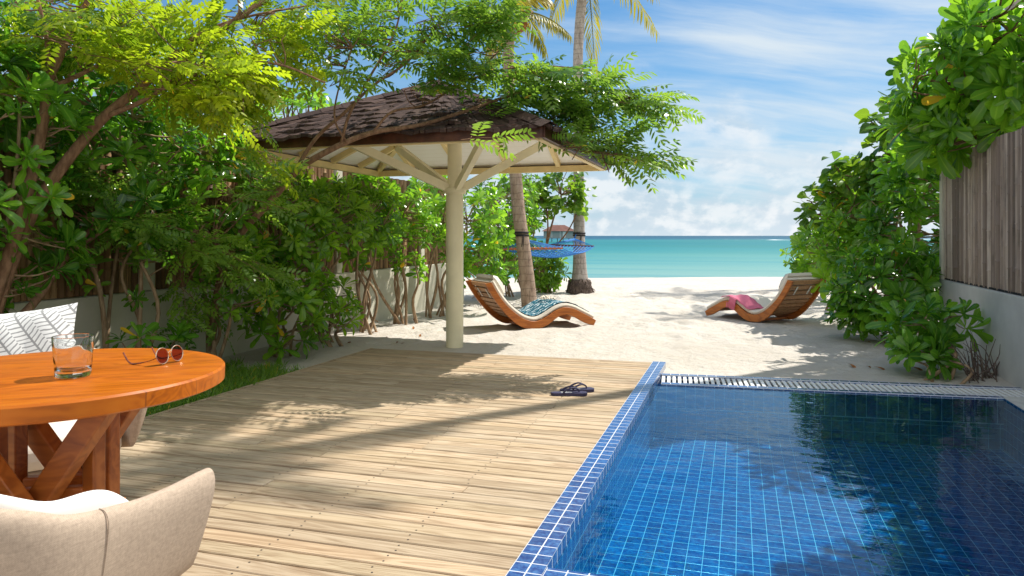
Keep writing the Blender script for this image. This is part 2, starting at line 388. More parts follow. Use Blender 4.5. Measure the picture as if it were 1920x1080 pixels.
M = {}
M['sand'] = m_sand()
M['deck'] = m_wood('deck_boards', [(0.24, 0.162, 0.098), (0.45, 0.352, 0.245), (0.56, 0.462, 0.34)], (1.0, 30, 30), 0.72, 0.25, 0.25, 0.30, knots=0.45)
M['nail'] = m_plain('nail_steel', (0.06, 0.05, 0.045), 0.5, 0.5)
M['teak'] = m_wood('teak_wood', [(0.24, 0.066, 0.014), (0.42, 0.13, 0.022), (0.52, 0.18, 0.035)], (1.5, 16, 16), 0.42, 0.08, 0.45, 0.3)
m, T = new_mat('table_wood'); x_, y_, z_ = T.sep(T.mapping(T.obj, rot=(0, 0, R(-38))))[0:3]
pl_ = T.math('FLOOR', T.math('DIVIDE', y_, 0.125)); fr2 = T.math('FRACT', T.math('DIVIDE', y_, 0.125))
rp = T.node('ShaderNodeTexWhiteNoise', {'W': pl_}, noise_dimensions='1D').outputs[0]
vg = T.comb(T.math('ADD', T.math('MULTIPLY', x_, 1.6), T.math('MULTIPLY', rp, 31.0)), T.math('MULTIPLY', y_, 15.0), T.math('MULTIPLY', z_, 15.0))
g1 = T.noise(vg, 1.7, 6, 0.62, 0.5); g2 = T.noise(T.vmath('MULTIPLY', vg, (0.6, 0.3, 0.3)), 1.3, 3, 0.5, 1.2)
rg = T.smooth(T.math('ABSOLUTE', T.math('SUBTRACT', T.math('FRACT', T.math('MULTIPLY', g2, 8.0)), 0.5)), 0.0, 0.5)
cg = T.ramp(T.math('ADD', T.math('MULTIPLY', g1, 0.72), T.math('MULTIPLY', rg, 0.28)), [(0.2, (0.25, 0.056, 0.004)), (0.5, (0.43, 0.105, 0.004)), (0.85, (0.51, 0.145, 0.008))])
cg = T.mix(T.math('MULTIPLY', rp, 0.38), cg, (0.36, 0.10, 0.016))
cg = T.mix(T.smooth(T.math('ABSOLUTE', T.math('SUBTRACT', fr2, 0.5)), 0.485, 0.497, 0, 0.7), cg, (0.16, 0.04, 0.008))
st_ = T.noise(T.obj, 7, 4, 0.6)
principled(T, cg, T.smooth(st_, 0.3, 0.7, 0.32, 0.5), 0.22, T.bump(g1, 0.06, 0.003)); M['table'] = m
M['slat'] = m_wood('slat_wood', [(0.36, 0.18, 0.09), (0.50, 0.28, 0.15), (0.60, 0.36, 0.21)], (1.5, 18, 18), 0.6, 0.1, 0.3)
M['coping'] = m_tile('coping_tile', 0.06, 0.0026, (0.016, 0.055, 0.22), (0.06, 0.18, 0.42), (0.62, 0.65, 0.70), sy=0.075)
M['tile'] = m_tile('pool_tile', 0.078, 0.0018, (0.002, 0.060, 0.235), (0.004, 0.225, 0.47), (0.36, 0.58, 0.68))
M['grate'] = m_plain('grate_plastic', (0.82, 0.82, 0.81), 0.45, 0.4, 30, 0.06)
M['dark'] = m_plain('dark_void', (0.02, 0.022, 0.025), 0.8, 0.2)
M['stone'] = m_plain('paving_stone', (0.58, 0.56, 0.52), 0.8, 0.2, 9, 0.12, 0.3, 120)
M['water'] = m_water_pool()
M['sea'] = m_sea()
M['plaster'] = m_plain('cream_plaster', (0.60, 0.57, 0.47), 0.85, 0.2, 2.2, 0.10, 0.12, 60)
M['plaster_grey'] = m_plain('pale_grey_plaster', (0.56, 0.55, 0.52), 0.85, 0.2, 1.6, 0.12, 0.12, 60)
M['cream'] = m_plain('cream_paint', (0.86, 0.79, 0.55), 0.45, 0.4, 4, 0.05, 0.05, 90)
M['rafter'] = m_plain('rafter_paint', (0.84, 0.66, 0.33), 0.5, 0.35, 5, 0.07, 0.06, 90)
m, T = new_mat('ceiling_boards'); ln = T.math('FRACT', T.math('MULTIPLY', T.sep(T.obj)[2], 26.0))
principled(T, T.mix(T.smooth(ln, 0.0, 0.12, 1, 0), (0.95, 0.93, 0.88), (0.86, 0.82, 0.73)), 0.6, 0.3); M['ceiling'] = m
m, T = new_mat('roof_shingles'); r_ = attr(T)
n_ = T.noise(T.mapping(T.obj, scale=(1, 1, 5)), 16, 6, 0.7)
c_ = T.ramp(r_, [(0, (0.045, 0.027, 0.023)), (0.5, (0.078, 0.047, 0.039)), (1, (0.125, 0.078, 0.064))])
principled(T, T.mix(T.smooth(n_, 0.4, 0.75, 0, 0.7), c_, (0.03, 0.018, 0.016)), 0.85, 0.2, T.bump(n_, 0.6, 0.02)); M['shingle'] = m
M['fascia'] = m_plain('fascia_wood', (0.085, 0.026, 0.012), 0.45, 0.4, 12, 0.35, 0.15, 60)
M['bamboo_r'] = m_bamboo('weathered_bamboo', [(0.15, 0.11, 0.085), (0.29, 0.22, 0.175), (0.42, 0.335, 0.27), (0.52, 0.43, 0.355)])
M['bamboo_l'] = m_bamboo('brown_bamboo', [(0.12, 0.065, 0.03), (0.24, 0.13, 0.06), (0.36, 0.21, 0.10), (0.44, 0.28, 0.14)])
M['palm_bark'] = m_bark('palm_bark_grey', (0.30, 0.255, 0.225), (0.46, 0.41, 0.37), rings=9.0)
M['palm_bark2'] = m_bark('palm_bark_brown', (0.27, 0.185, 0.135), (0.42, 0.32, 0.25), rings=8.0)
M['root'] = m_bark('palm_roots', (0.07, 0.05, 0.04), (0.20, 0.15, 0.125), scale=40)
M['bark'] = m_bark('tree_bark', (0.16, 0.085, 0.05), (0.32, 0.19, 0.115), scale=30)
M['bark_pale'] = m_bark('shrub_bark', (0.22, 0.14, 0.08), (0.42, 0.30, 0.19), scale=30)
M['leaf_y'] = m_leaf('feather_leaf_yellow', (0.055, 0.13, 0.012), (0.14, 0.25, 0.016), (0.42, 0.42, 0.020), (0.50, 0.66, 0.020), yl=0.992, tf=0.5, rough=0.33)
M['leaf_g'] = m_leaf('feather_leaf_green', (0.06, 0.14, 0.022), (0.125, 0.235, 0.034), (0.21, 0.33, 0.04), (0.36, 0.58, 0.045), yl=0.996, tf=0.45, rough=0.3)
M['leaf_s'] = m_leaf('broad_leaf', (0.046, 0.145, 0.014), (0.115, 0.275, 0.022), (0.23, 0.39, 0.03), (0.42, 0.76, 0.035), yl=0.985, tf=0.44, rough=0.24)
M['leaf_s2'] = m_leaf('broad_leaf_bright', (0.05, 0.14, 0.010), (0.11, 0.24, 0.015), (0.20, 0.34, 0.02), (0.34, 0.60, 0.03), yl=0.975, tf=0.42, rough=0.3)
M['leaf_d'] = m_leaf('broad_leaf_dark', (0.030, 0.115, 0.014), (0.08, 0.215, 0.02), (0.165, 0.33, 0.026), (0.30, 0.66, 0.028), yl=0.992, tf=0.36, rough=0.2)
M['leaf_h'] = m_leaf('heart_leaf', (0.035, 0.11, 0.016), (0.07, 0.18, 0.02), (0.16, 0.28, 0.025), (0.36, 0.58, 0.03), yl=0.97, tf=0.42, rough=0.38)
M['leaf_p'] = m_leaf('palm_leaf', (0.07, 0.11, 0.012), (0.16, 0.17, 0.015), (0.36, 0.27, 0.03), (0.42, 0.38, 0.03), yl=0.9, tf=0.4, rough=0.4)
M['grass'] = m_leaf('grass_blade', (0.05, 0.13, 0.012), (0.12, 0.25, 0.022), (0.25, 0.38, 0.035), (0.30, 0.58, 0.03), yl=0.985, tf=0.4, rough=0.5)
M['dry_leaf'] = m_plain('dry_leaf', (0.36, 0.15, 0.045), 0.7, 0.2, 30, 0.4)
M['taupe'] = m_fabric('taupe_weave', (0.355, 0.276, 0.21), 900, 0.75, 0.14, 0.45)
M['white_cloth'] = m_fabric('white_cloth', (0.76, 0.75, 0.71), 900, 0.06, 0.1)
M['cream_cloth'] = m_fabric('cream_cloth', (0.72, 0.66, 0.57), 900, 0.08, 0.15)
M['pink_cloth'] = m_fabric('pink_cloth', (0.66, 0.17, 0.26), 600, 0.2, 0.2)
M['rope_black'] = m_plain('black_rope', (0.015, 0.014, 0.016), 0.7, 0.3)
M['rope_blue'] = m_plain('blue_rope', (0.015, 0.16, 0.50), 0.6, 0.3)
M['glass'] = None
m, T = new_mat('clear_glass'); gb = T.node('ShaderNodeBsdfGlass', {'Color': (0.98, 0.99, 0.99), 'Roughness': 0.0, 'IOR': 1.42}); T.l.new(gb.outputs[0], T.out.inputs[0]); M['glass'] = m
m, T = new_mat('amber_lens')
tr_ = T.node('ShaderNodeBsdfTransparent', {'Color': (0.34, 0.10, 0.07)}); gl_ = T.node('ShaderNodeBsdfGlossy', {'Color': (1, 1, 1), 'Roughness': 0.02})
fr_ = T.node('ShaderNodeFresnel', {'IOR': 1.7}).outputs[0]
mx_ = T.node('ShaderNodeMixShader', {0: fr_, 1: tr_.outputs[0], 2: gl_.outputs[0]}); T.l.new(mx_.outputs[0], T.out.inputs[0]); M['lens'] = m
M['gold'] = m_plain('pale_gold', (0.75, 0.55, 0.38), 0.2, 0.5, metal=1.0)
M['tortoise'] = m_plain('tortoise_shell', (0.20, 0.05, 0.018), 0.2, 0.6, 60, 0.6)
M['navy'] = m_plain('navy_rubber', (0.035, 0.03, 0.075), 0.55, 0.4)
M['villa_wall'] = m_plain('villa_wall', (0.22, 0.27, 0.27), 0.7, 0.3)
M['villa_roof'] = m_plain('villa_roof', (0.15, 0.07, 0.055), 0.8, 0.2, 0.8, 0.2)
M['villa_trim'] = m_plain('villa_trim', (0.55, 0.60, 0.60), 0.6, 0.3)
M['shell'] = m_plain('shell_white', (0.78, 0.66, 0.52), 0.5, 0.4, 60, 0.2)
# printed pillow: grey feather strokes on white
m, T = new_mat('pillow_print'); uv = T.tc.outputs['UV']
ux, uy = T.sep(uv)[0:2]
band = T.math('MULTIPLY', T.math('ADD', ux, T.math('MULTIPLY', uy, 0.75)), 9.0)
fb = T.math('FRACT', band); par = T.math('GREATER_THAN', fb, 0.5)
sgn = T.math('SUBTRACT', T.math('MULTIPLY', par, 2.0), 1.0)
sl = T.math('ADD', T.math('MULTIPLY', T.math('SUBTRACT', ux, T.math('MULTIPLY', uy, 1.6)), 26.0), T.math('MULTIPLY', T.math('MULTIPLY', sgn, fb), 1.5))
sl = T.math('ADD', sl, T.math('MULTIPLY', T.noise(uv, 14, 2), 1.2))
strk = T.smooth(T.math('ABSOLUTE', T.math('SUBTRACT', T.math('FRACT', sl), 0.5)), 0.10, 0.18, 1.0, 0.0)
mid_ = T.smooth(T.math('ABSOLUTE', T.math('SUBTRACT', fb, 0.5)), 0.03, 0.06, 1.0, 0.0)
fac = T.math('MAXIMUM', strk, mid_)
principled(T, T.mix(T.math('MULTIPLY', fac, 0.9), (0.80, 0.80, 0.78), (0.26, 0.26, 0.26)), 0.85, 0.2, T.bump(T.noise(T.obj, 300, 2), 0.15, 0.002)); M['pillow'] = m
# teal towel with wriggling white strokes
m, T = new_mat('teal_print')
wv_ = T.node('ShaderNodeTexWave', {'Vector': T.mapping(T.obj, scale=(1, 1, 1)), 'Scale': 4.6, 'Distortion': 7.0, 'Detail': 1.5, 'Detail Scale': 2.2}, bands_direction='Y').outputs[1]
cut = T.noise(T.obj, 26, 2, 0.5)
fac = T.math('MULTIPLY', T.smooth(wv_, 0.74, 0.82), T.smooth(cut, 0.42, 0.47))
principled(T, T.mix(fac, (0.015, 0.115, 0.17), (0.70, 0.78, 0.80)), 0.9, 0.15); M['teal'] = m
# ------------------------------------------------------------------ ground: sand, grass, sea
class Leaves(MB): pass
rng = np.random.default_rng(7); random.seed(7)
class NoiseField:
    def __init__(s, seed, n=14, lo=0.5, hi=3.0):
        g = np.random.default_rng(seed); a = g.uniform(0, 6.28, n); k = g.uniform(lo, hi, n)
        s.k = np.stack([np.cos(a)*k, np.sin(a)*k], 1); s.p = g.uniform(0, 6.28, n); s.w = 1/k; s.w /= s.w.sum()
    def __call__(s, x, y): return (np.sin(x[..., None]*s.k[:, 0]+y[..., None]*s.k[:, 1]+s.p)*s.w).sum(-1)
DX0, DX1, DY1, DZ = -3.63, -0.76, 6.92, 0.03         # deck rectangle
PX0, PX1, PY0 = -0.64, 1.87, 2.5                      # pool interior
EF = unit(V3(2.74, 0.23, 0)); EN = V3(EF[1], -EF[0], 0)  # far pool edge runs along EF, EN points to the water
FA = V3(PX0, 6.48, 0)
xs = np.unique(np.round(np.concatenate([np.arange(-12, -5, 0.14), np.arange(-5, 5.5, 0.075), np.arange(5.5, 8.01, 0.14), [-3.5, -0.70, 2.08], np.linspace(-140, -12, 26), np.linspace(8, 140, 26)]), 3))
ys = np.unique(np.round(np.concatenate([np.linspace(-30, -1.5, 10), np.arange(-1.5, 6.4, 0.14), np.arange(6.4, 17, 0.075), np.arange(17, 30, 0.14), [6.45, 6.8], np.linspace(30, 60, 6)]), 3))
X, Y = np.meshgrid(xs, ys)
nf = NoiseField(3, 18, 0.5, 3.2); nf2 = NoiseField(5, 24, 4, 11)
F_ = X*FW[0]+Y*FW[1]
Z = 0.035*nf(X, Y)+0.022*nf2(X, Y)
near = np.clip(((X+0.8)**2/9+(Y-3.2)**2/16-1.1)/1.2, 0, 1)
Z = Z*near-0.006*(1-near)
gd = np.random.default_rng(33)
for _ in range(520):
    px, py, pr, pd = gd.uniform(-4.2, 5.2), gd.uniform(7.2, 17), gd.uniform(0.09, 0.17), gd.uniform(0.012, 0.03)
    ix = slice(*np.searchsorted(xs, (px-3*pr, px+3*pr))); iy = slice(*np.searchsorted(ys, (py-3*pr, py+3*pr)))
    d2 = ((X[iy, ix]-px)**2+((Y[iy, ix]-py)*0.7)**2)/pr**2
    Z[iy, ix] += pd*(-1.25*np.exp(-d2)+0.55*np.exp(-(np.sqrt(d2)-1.35)**2/0.18))*near[iy, ix]
crest = 21.4+0.4*np.sin(X*0.35)
drop = np.clip((F_-crest)/9, 0, 1)
Z = Z*(1-np.clip((F_-19)/3, 0, 1)*0.6)-1.6*drop**1.3
sb = MB(); faces = []; nx = len(xs)
cx = (xs[:-1]+xs[1:])/2; cy = (ys[:-1]+ys[1:])/2
for i, yc in enumerate(cy):
    for j, xc in enumerate(cx):
        if (-0.70 < xc < 2.08 and -1.4 < yc < 6.45) or (-3.5 < xc < -0.70 and -1.4 < yc < 6.8): continue
        faces.append((i*nx+j, i*nx+j+1, (i+1)*nx+j+1, (i+1)*nx+j))
sb.add(np.stack([X, Y, Z], -1), faces)
structure(sb.build('sand_beach', M['sand'], auto=0))
s_ = MB(); s_.add([(-9000, -300, -0.25), (9000, -300, -0.25), (9000, 16000, -0.25), (-9000, 16000, -0.25)], [(0, 1, 2, 3)])
v_ = s_.v[0]; s_.v[0] = np.array([RF(-9000, 20, -0.25), RF(9000, 20, -0.25), RF(9000, 16000, -0.25), RF(-9000, 16000, -0.25)])
structure(s_.build('sea', M['sea']))
s_ = MB(); s_.add([RF(-9000, 24, -1.7), RF(9000, 24, -1.7), RF(9000, 16000, -1.9), RF(-9000, 16000, -1.9)], [(0, 1, 2, 3)])
structure(s_.build('sea_bed', M['sand']))

# ------------------------------------------------------------------ wooden deck: one sheet of real boards with gaps and nail heads
db = MB(); pitch, gap = 0.0967, 0.008
nb = int((DY1+1.2)/pitch); joists = np.arange(DX0+0.10, DX1, 0.46)
nails = []
for i in range(nb):
    y1 = DY1-i*pitch; y0 = y1-pitch+gap
    cuts = [DX0]; x = DX0
    if i % 3 == 1: cuts.append(random.choice(joists[1:4])+0.02)
    elif i % 3 == 2: cuts.append(random.choice(joists[3:6])+0.02)
    cuts.append(DX1)
    for a, b in zip(cuts[:-1], cuts[1:]):
        dz = random.uniform(-0.0015, 0.0015); r = random.random(); a2 = a+(0.0015 if a > DX0 else 0); b2 = b-(0.0015 if b < DX1 else 0)
        e = 0.004
        prof = [(y0, DZ-0.03), (y0, DZ-e), (y0+e, DZ), (y1-e, DZ), (y1, DZ-e), (y1, DZ-0.03)]
        vs = [(xx, yy, zz+dz) for xx in (a2, b2) for yy, zz in prof]
        db.add(vs, [(k, k+1, k+7, k+6) for k in range(5)]+[(0, 6, 11, 5), (5, 4, 3, 2, 1, 0), (6, 7, 8, 9, 10, 11)], r)
        for jx in joists:
            if a2+0.03 < jx < b2-0.03:
                for yy in (y0+0.022, y1-0.022): nails.append((jx+random.uniform(-0.012, 0.012), yy+random.uniform(-0.004, 0.004), DZ+dz+0.0012))
db.add([(DX0-0.035, -1.2, DZ-0.06), (DX0-0.006, -1.2, DZ-0.06), (DX0-0.006, DY1, DZ-0.06), (DX0-0.035, DY1, DZ-0.06), (DX0-0.035, -1.2, DZ+0.003), (DX0-0.006, -1.2, DZ+0.003), (DX0-0.006, DY1, DZ+0.003), (DX0-0.035, DY1, DZ+0.003)],
       [(0, 3, 2, 1), (4, 5, 6, 7), (0, 1, 5, 4), (1, 2, 6, 5), (2, 3, 7, 6), (3, 0, 4, 7)], 0.5)
db.cur = 1
for n in nails:
    k = 7; a = np.arange(k)*6.2832/k
    db.add(np.stack([n[0]+0.0042*np.cos(a), n[1]+0.0042*np.sin(a), np.full(k, n[2])], 1), [tuple(range(k))])
db.cur = 2
db.box(((DX0+DX1)/2, (DY1-1.2)/2, -0.09), (DX1-DX0-0.02, DY1+1.2-0.06, 0.14))
structure(db.build('wooden_deck', [M['deck'], M['nail'], M['dark']], smooth=False))

# ------------------------------------------------------------------ swimming pool
pool = thing('swimming_pool', 'rectangular blue tiled swimming pool sunk beside the wooden deck', 'pool', (PX0, PY0, 0))
FZ = -0.385; WZ = -0.012
def uvq(mb, pts, uv): mb.quad(pts, np.array(uv, float))
def far(o, t): return FA+EN*o+EF*t               # point o metres on the water side of the far rim, t along it
LW = (PX1-PX0)/EF[0]
w0 = far(0.39, 0.39*EF[1]/EF[0]*0+0.0); 
yl = float(far(0.39, 0)[1]); yr = float(far(0.39, LW)[1]); 
bs = MB(); ZT = -0.002
def wall(p, q, flip=False):
    L = float(np.linalg.norm(np.array(q)-np.array(p)))
    uvq(bs, [(*p, FZ), (*q, FZ), (*q, ZT), (*p, ZT)], [(0, 0.0), (L, 0.0), (L, ZT-FZ), (0, ZT-FZ)])
c00, c10, c11, c01 = (PX0, PY0), (PX1, PY0), (PX1, yr), (PX0, yl)
uvq(bs, [(*c00, FZ), (*c10, FZ), (*c11, FZ), (*c01, FZ)], [(0, 0), (PX1-PX0, 0), (PX1-PX0, yr-PY0), (0, yl-PY0)])
wall(c01, c11); wall(c00, c01); wall(c10, c11); wall(c00, c10)
bs.build('basin', M['tile'], pool, smooth=False)
# coping along the deck, raised above the water, and across the near end
cp = MB(); CW, CZ = 0.12, 0.05
def slab(mb, x0, x1, y0, y1, z0, z1, along='y'):
    def q(p, uv): uvq(mb, p, uv)
    Lx, Ly, Lz = x1-x0, y1-y0, z1-z0
    if along == 'y':
        q([(x0, y0, z1), (x1, y0, z1), (x1, y1, z1), (x0, y1, z1)], [(0, 0), (Lx, 0), (Lx, Ly), (0, Ly)])
        q([(x1, y0, z0), (x1, y1, z0), (x1, y1, z1), (x1, y0, z1)], [(0.0, 0), (0.0, Ly), (Lz, Ly), (Lz, 0)])
        q([(x0, y1, z0), (x0, y0, z0), (x0, y0, z1), (x0, y1, z1)], [(0, Ly), (0, 0), (Lz, 0), (Lz, Ly)])
        q([(x0, y0, z0), (x1, y0, z0), (x1, y0, z1), (x0, y0, z1)], [(0, 0), (Lx, 0), (Lx, Lz), (0, Lz)])
        q([(x1, y1, z0), (x0, y1, z0), (x0, y1, z1), (x1, y1, z1)], [(Lx, 0), (0, 0), (0, Lz), (Lx, Lz)])
    else:
        q([(x0, y0, z1), (x1, y0, z1), (x1, y1, z1), (x0, y1, z1)], [(0, 0), (0, Lx), (Ly, Lx), (Ly, 0)])
        q([(x1, y1, z0), (x0, y1, z0), (x0, y1, z1), (x1, y1, z1)], [(0, Lx), (0, 0), (Lz, 0), (Lz, Lx)])
        q([(x0, y0, z0), (x1, y0, z0), (x1, y0, z1), (x0, y0, z1)], [(0, 0), (0, Lx), (Lz, Lx), (Lz, 0)])
slab(cp, DX1+0.003, PX0-0.001, 2.35, 6.85, -0.25, CZ)
slab(cp, PX0, PX1+0.2, PY0-0.14, PY0-0.002, -0.25, CZ-0.006, 'x')
# strips either side of the overflow channel and along the right end
def strip(mb, o0, o1, t0, t1, z, zside=None):
    a, b, c, d = far(o0, t0), far(o0, t1), far(o1, t1), far(o1, t0)
    uvq(mb, [(*a[:2], z), (*d[:2], z), (*c[:2], z), (*b[:2], z)], [(0, 0), (o1-o0, 0), (o1-o0, t1-t0), (0, t1-t0)])
    for p, q_ in ((a, b), (c, d)):
        uvq(mb, [(*p[:2], -0.2), (*q_[:2], -0.2), (*q_[:2], z), (*p[:2], z)], [(0, 0), (0, t1-t0), (0.06, t1-t0), (0.06, 0)])
LW2 = LW+0.26
strip(cp, 0.0, 0.055, 0.0, LW2, 0.012); strip(cp, 0.335, 0.39, 0.0, LW, 0.000)
cp.build('coping', M['coping'], pool, smooth=False)
st = MB(); st.box(((PX1+2.1)/2+0.03, 3.0, -0.10), (2.1-PX1-0.06, 7.0-0.0, 0.21)); 
g = MB(); g.cur = 0
a, b = far(0.06, 0.0), far(0.33, 0.0)
nbar = int(LW2/0.044)
for i in range(nbar):
    t = 0.016+i*0.044
    g.beam(far(0.062, t)+V3(0, 0, -0.008), far(0.328, t)+V3(0, 0, -0.008), 0.026, 0.018)
for o in (0.063, 0.327): g.beam(far(o, 0.005)+V3(0, 0, -0.024), far(o, LW2)+V3(0, 0, -0.024), 0.012, 0.012)
g.build('overflow_grate', M['grate'], pool, smooth=False)
ch = MB(); p4 = [far(0.055, 0), far(0.335, 0), far(0.335, LW2), far(0.055, LW2)]
ch.quad([(*p[:2], -0.13) for p in p4]); ch.build('overflow_channel', M['dark'], pool)
fx = MB(); fx.box((-0.30, PY0+0.035, -0.028), (0.075, 0.07, 0.03)); fx.build('water_inlet', M['grate'], pool, bevel=0.004)
sp = MB(); sp.box(((PX1+2.1)/2+0.001, 3.0, -0.098), (2.1-PX1-0.004, 6.7, 0.20)); structure(sp.build('pool_side_paving', M['stone'], bevel=0.006))
wt = MB(); wt.add([(PX0+0.001, PY0, WZ), (PX1-0.001, PY0, WZ), (PX1-0.001, yr, WZ), (PX0+0.001, yl, WZ)], [(0, 1, 2, 3)])
structure(wt.build('pool_water', M['water'], smooth=False))

# ------------------------------------------------------------------ boundary walls
def bamboo_run(mb, x, y0, y1, z0, z1, face, r0=0.022, r1=0.034):
    y = y0; g2 = random.Random(int(abs(x)*100)+3)
    while y < y1:
        r = g2.uniform(r0, r1); h = z1-z0+g2.uniform(-0.01, 0.012); rv = g2.random()**1.2
        zz = [z0]; z = z0+g2.uniform(0.02, 0.3)
        while z < z0+h-0.03: zz += [z-0.008, z, z+0.008]; z += g2.uniform(0.24, 0.36)
        zz.append(z0+h); rad = [r]*len(zz)
        for k in range(2, len(zz)-1, 3): rad[k] = r*1.13
        px = x+face*g2.uniform(0.0, 0.012); lean = g2.uniform(-0.012, 0.012)
        mb.tube([(px, y+r+lean*(q-z0), q) for q in zz], rad, 8, True, rv); y += 2*r*0.95
wr = thing('garden_wall', 'pale plastered wall with weathered grey bamboo panel beside the pool', 'wall', (2.2, 4.0, 0))
q = MB(); q.box((2.19, 4.085, 0.262), (0.18, 10.17, 0.924)); q.build('plinth', M['plaster_grey'], wr, bevel=0.012)
q = MB(); q.box((2.19, 9.125, 1.39), (0.17, 0.09, 1.332)); q.build('end_post', M['plaster'], wr, bevel=0.006)
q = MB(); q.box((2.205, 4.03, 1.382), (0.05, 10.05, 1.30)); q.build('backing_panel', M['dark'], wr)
q = MB(); bamboo_run(q, 2.152, 1.5, 9.03, 0.73, 2.05, -1); q.build('bamboo_screen', M['bamboo_r'], wr)
q = MB(); q.box((2.135, 4.03, 0.724+0.012), (0.03, 10.0, 0.016)); q.build('bottom_rail', M['dark'], wr)
wl = thing('garden_wall', 'cream plastered wall with brown bamboo panels behind the left hedge', 'wall', (-5.0, 7.0, 0))
q = MB(); q.box((-5.0, 6.1, 0.24), (0.2, 13.6, 0.96)); q.build('plinth', M['plaster'], wl, bevel=0.012)
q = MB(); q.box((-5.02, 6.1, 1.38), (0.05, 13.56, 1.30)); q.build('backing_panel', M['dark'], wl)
q = MB(); bamboo_run(q, -4.965, -0.5, 12.8, 0.725, 2.05, 1, 0.026, 0.04); q.build('bamboo_screen', M['bamboo_l'], wl)
for yy in (2.4, 5.2, 8.4, 11.0):
    q = MB(); q.box((-4.95, yy, 1.40), (0.12, 0.14, 1.35)); q.build('fence_post', M['plaster'], wl, bevel=0.006)

# ------------------------------------------------------------------ shelter on one post
RC = RF(-0.62, 8.0); HS, EZ, AZ_ = 1.55, 2.0, 2.82
sh = thing('beach_shelter', 'square beach shelter with dark shingle roof on one cream post', 'shelter', RC)
q = MB(); q.lathe([(0.0, -0.3), (0.094, -0.3), (0.094, 1.60), (0.092, 1.66), (0.0, 1.66)], RC, 40); q.tube([RC+V3(0, 0, 1.6), RC+V3(0, 0, 2.62)], 0.078, 24); PC = RC; post = q.build('post', M['cream'], sh)
q = MB(); q.lathe([(0.092, 1.655), (0.120, 1.655), (0.125, 1.662), (0.125, 1.700), (0.118, 1.712), (0.07, 1.712)], RC, 40); q.build('collar', M['cream'], post)
RC = RF(-0.785, 7.96)
cs = [RC+V3(sx*HS, sy*HS, 0) for sx, sy in ((-1, -1), (1, -1), (1, 1), (-1, 1))]
apex = RC+V3(0, 0, AZ_)
def rz(o): return EZ+0.08+(AZ_-EZ-0.10)*(1-o/HS)      # underside of the roof at distance o from the centre
q = MB(); sg = random.Random(4)
for k in range(4):
    a, b = cs[k], cs[(k+1) % 4]; t = unit(b-a); nrm_ = unit(RC-(a+b)/2); ncr = 11
    for c in range(ncr+1):
        o1 = HS*(1-c/(ncr+0.35))+0.10; o0 = max(o1-HS/ncr*1.55, 0.0)
        w = 0.0; n = max(2, int(2*o1/0.06))
        edge = np.linspace(-o1, o1, n+1); lowz = [rz(o1)+0.055+sg.uniform(-0.012, 0.012)+0.010*math.sin(e*9+c) for e in edge]; lo = [o1+sg.uniform(-0.022, 0.03) for e in edge]
        for j in range(n):
            e0, e1 = edge[j]+0.002, edge[j+1]-0.002; dl = sg.uniform(-0.011, 0.011); lift = sg.uniform(0.0, 0.007)
            f0, f1 = np.clip(edge[j]*o0/o1, -o0, o0), np.clip(edge[j+1]*o0/o1, -o0, o0)
            mid = (a+b)/2*1.0; base = RC.copy()
            def pt(e, o, z): return V3(*(base[:2]-nrm_[:2]*o+t[:2]*e), z)
            z0 = rz(o0)+0.045
            A, B, C_, D_ = pt(e0, lo[j]+dl, lowz[j]+lift), pt(e1, lo[j+1]+dl, lowz[j+1]+lift), pt(f1, o0, z0), pt(f0, o0, z0)
            dn = V3(0, 0, -0.030)
            q.add([A, B, C_, D_, A+dn, B+dn], [(0, 1, 2, 3), (4, 5, 1, 0), (0, 3, 4), (1, 5, 2)], sg.random())
# hip caps
for k in range(4):
    d = unit(RC-cs[k]); n = 11
    for i in range(n):
        s0 = HS*1.07*(1-i/n); z = rz(s0)+0.085
        p = V3(*(RC[:2]+(cs[k]-RC)[:2]/HS*s0), z); p2 = V3(*(RC[:2]+(cs[k]-RC)[:2]/HS*(s0-HS/n*1.5 if s0 > 0.3 else 0.0)), rz(max(s0-HS/n*1.5, 0))+0.078)
        sd = unit(np.cross(p2-p, V3(0, 0, 1)))*0.10
        q.add([p-sd-V3(0, 0, 0.05), p, p+sd-V3(0, 0, 0.05), p2-sd-V3(0, 0, 0.05), p2, p2+sd-V3(0, 0, 0.05)], [(0, 1, 4, 3), (1, 2, 5, 4)], sg.random())
roof = q.build('roof', M['shingle'], sh, smooth=False)
q = MB()
for k in range(4):
    a, b = cs[k], cs[(k+1) % 4]; t = unit(b-a); o = unit((a+b)/2-RC)
    q.beam(a-t*0.018+o*0.018+V3(0, 0, EZ+0.055), b+t*0.018+o*0.018+V3(0, 0, EZ+0.055), 0.03, 0.115)
q.build('fascia', M['fascia'], roof, smooth=False)
q = MB()
for k in range(4):
    a, b = cs[k], cs[(k+1) % 4]; o = unit((a+b)/2-RC); t = unit(b-a)
    q.beam(a-o*0.03+V3(0, 0, EZ+0.025)+t*0.03, b-o*0.03+V3(0, 0, EZ+0.025)-t*0.03, 0.055, 0.075)
q.build('eave_beam', M['rafter'], sh, smooth=False)
q = MB()
for k in range(4): q.add([cs[k]+V3(0, 0, rz(HS)), cs[(k+1) % 4]+V3(0, 0, rz(HS)), RC+V3(0, 0, rz(0))], [(0, 2, 1)])
q.build('ceiling', M['ceiling'], sh, smooth=False)
def under(o, dz=0.0): return rz(o)-0.035+dz
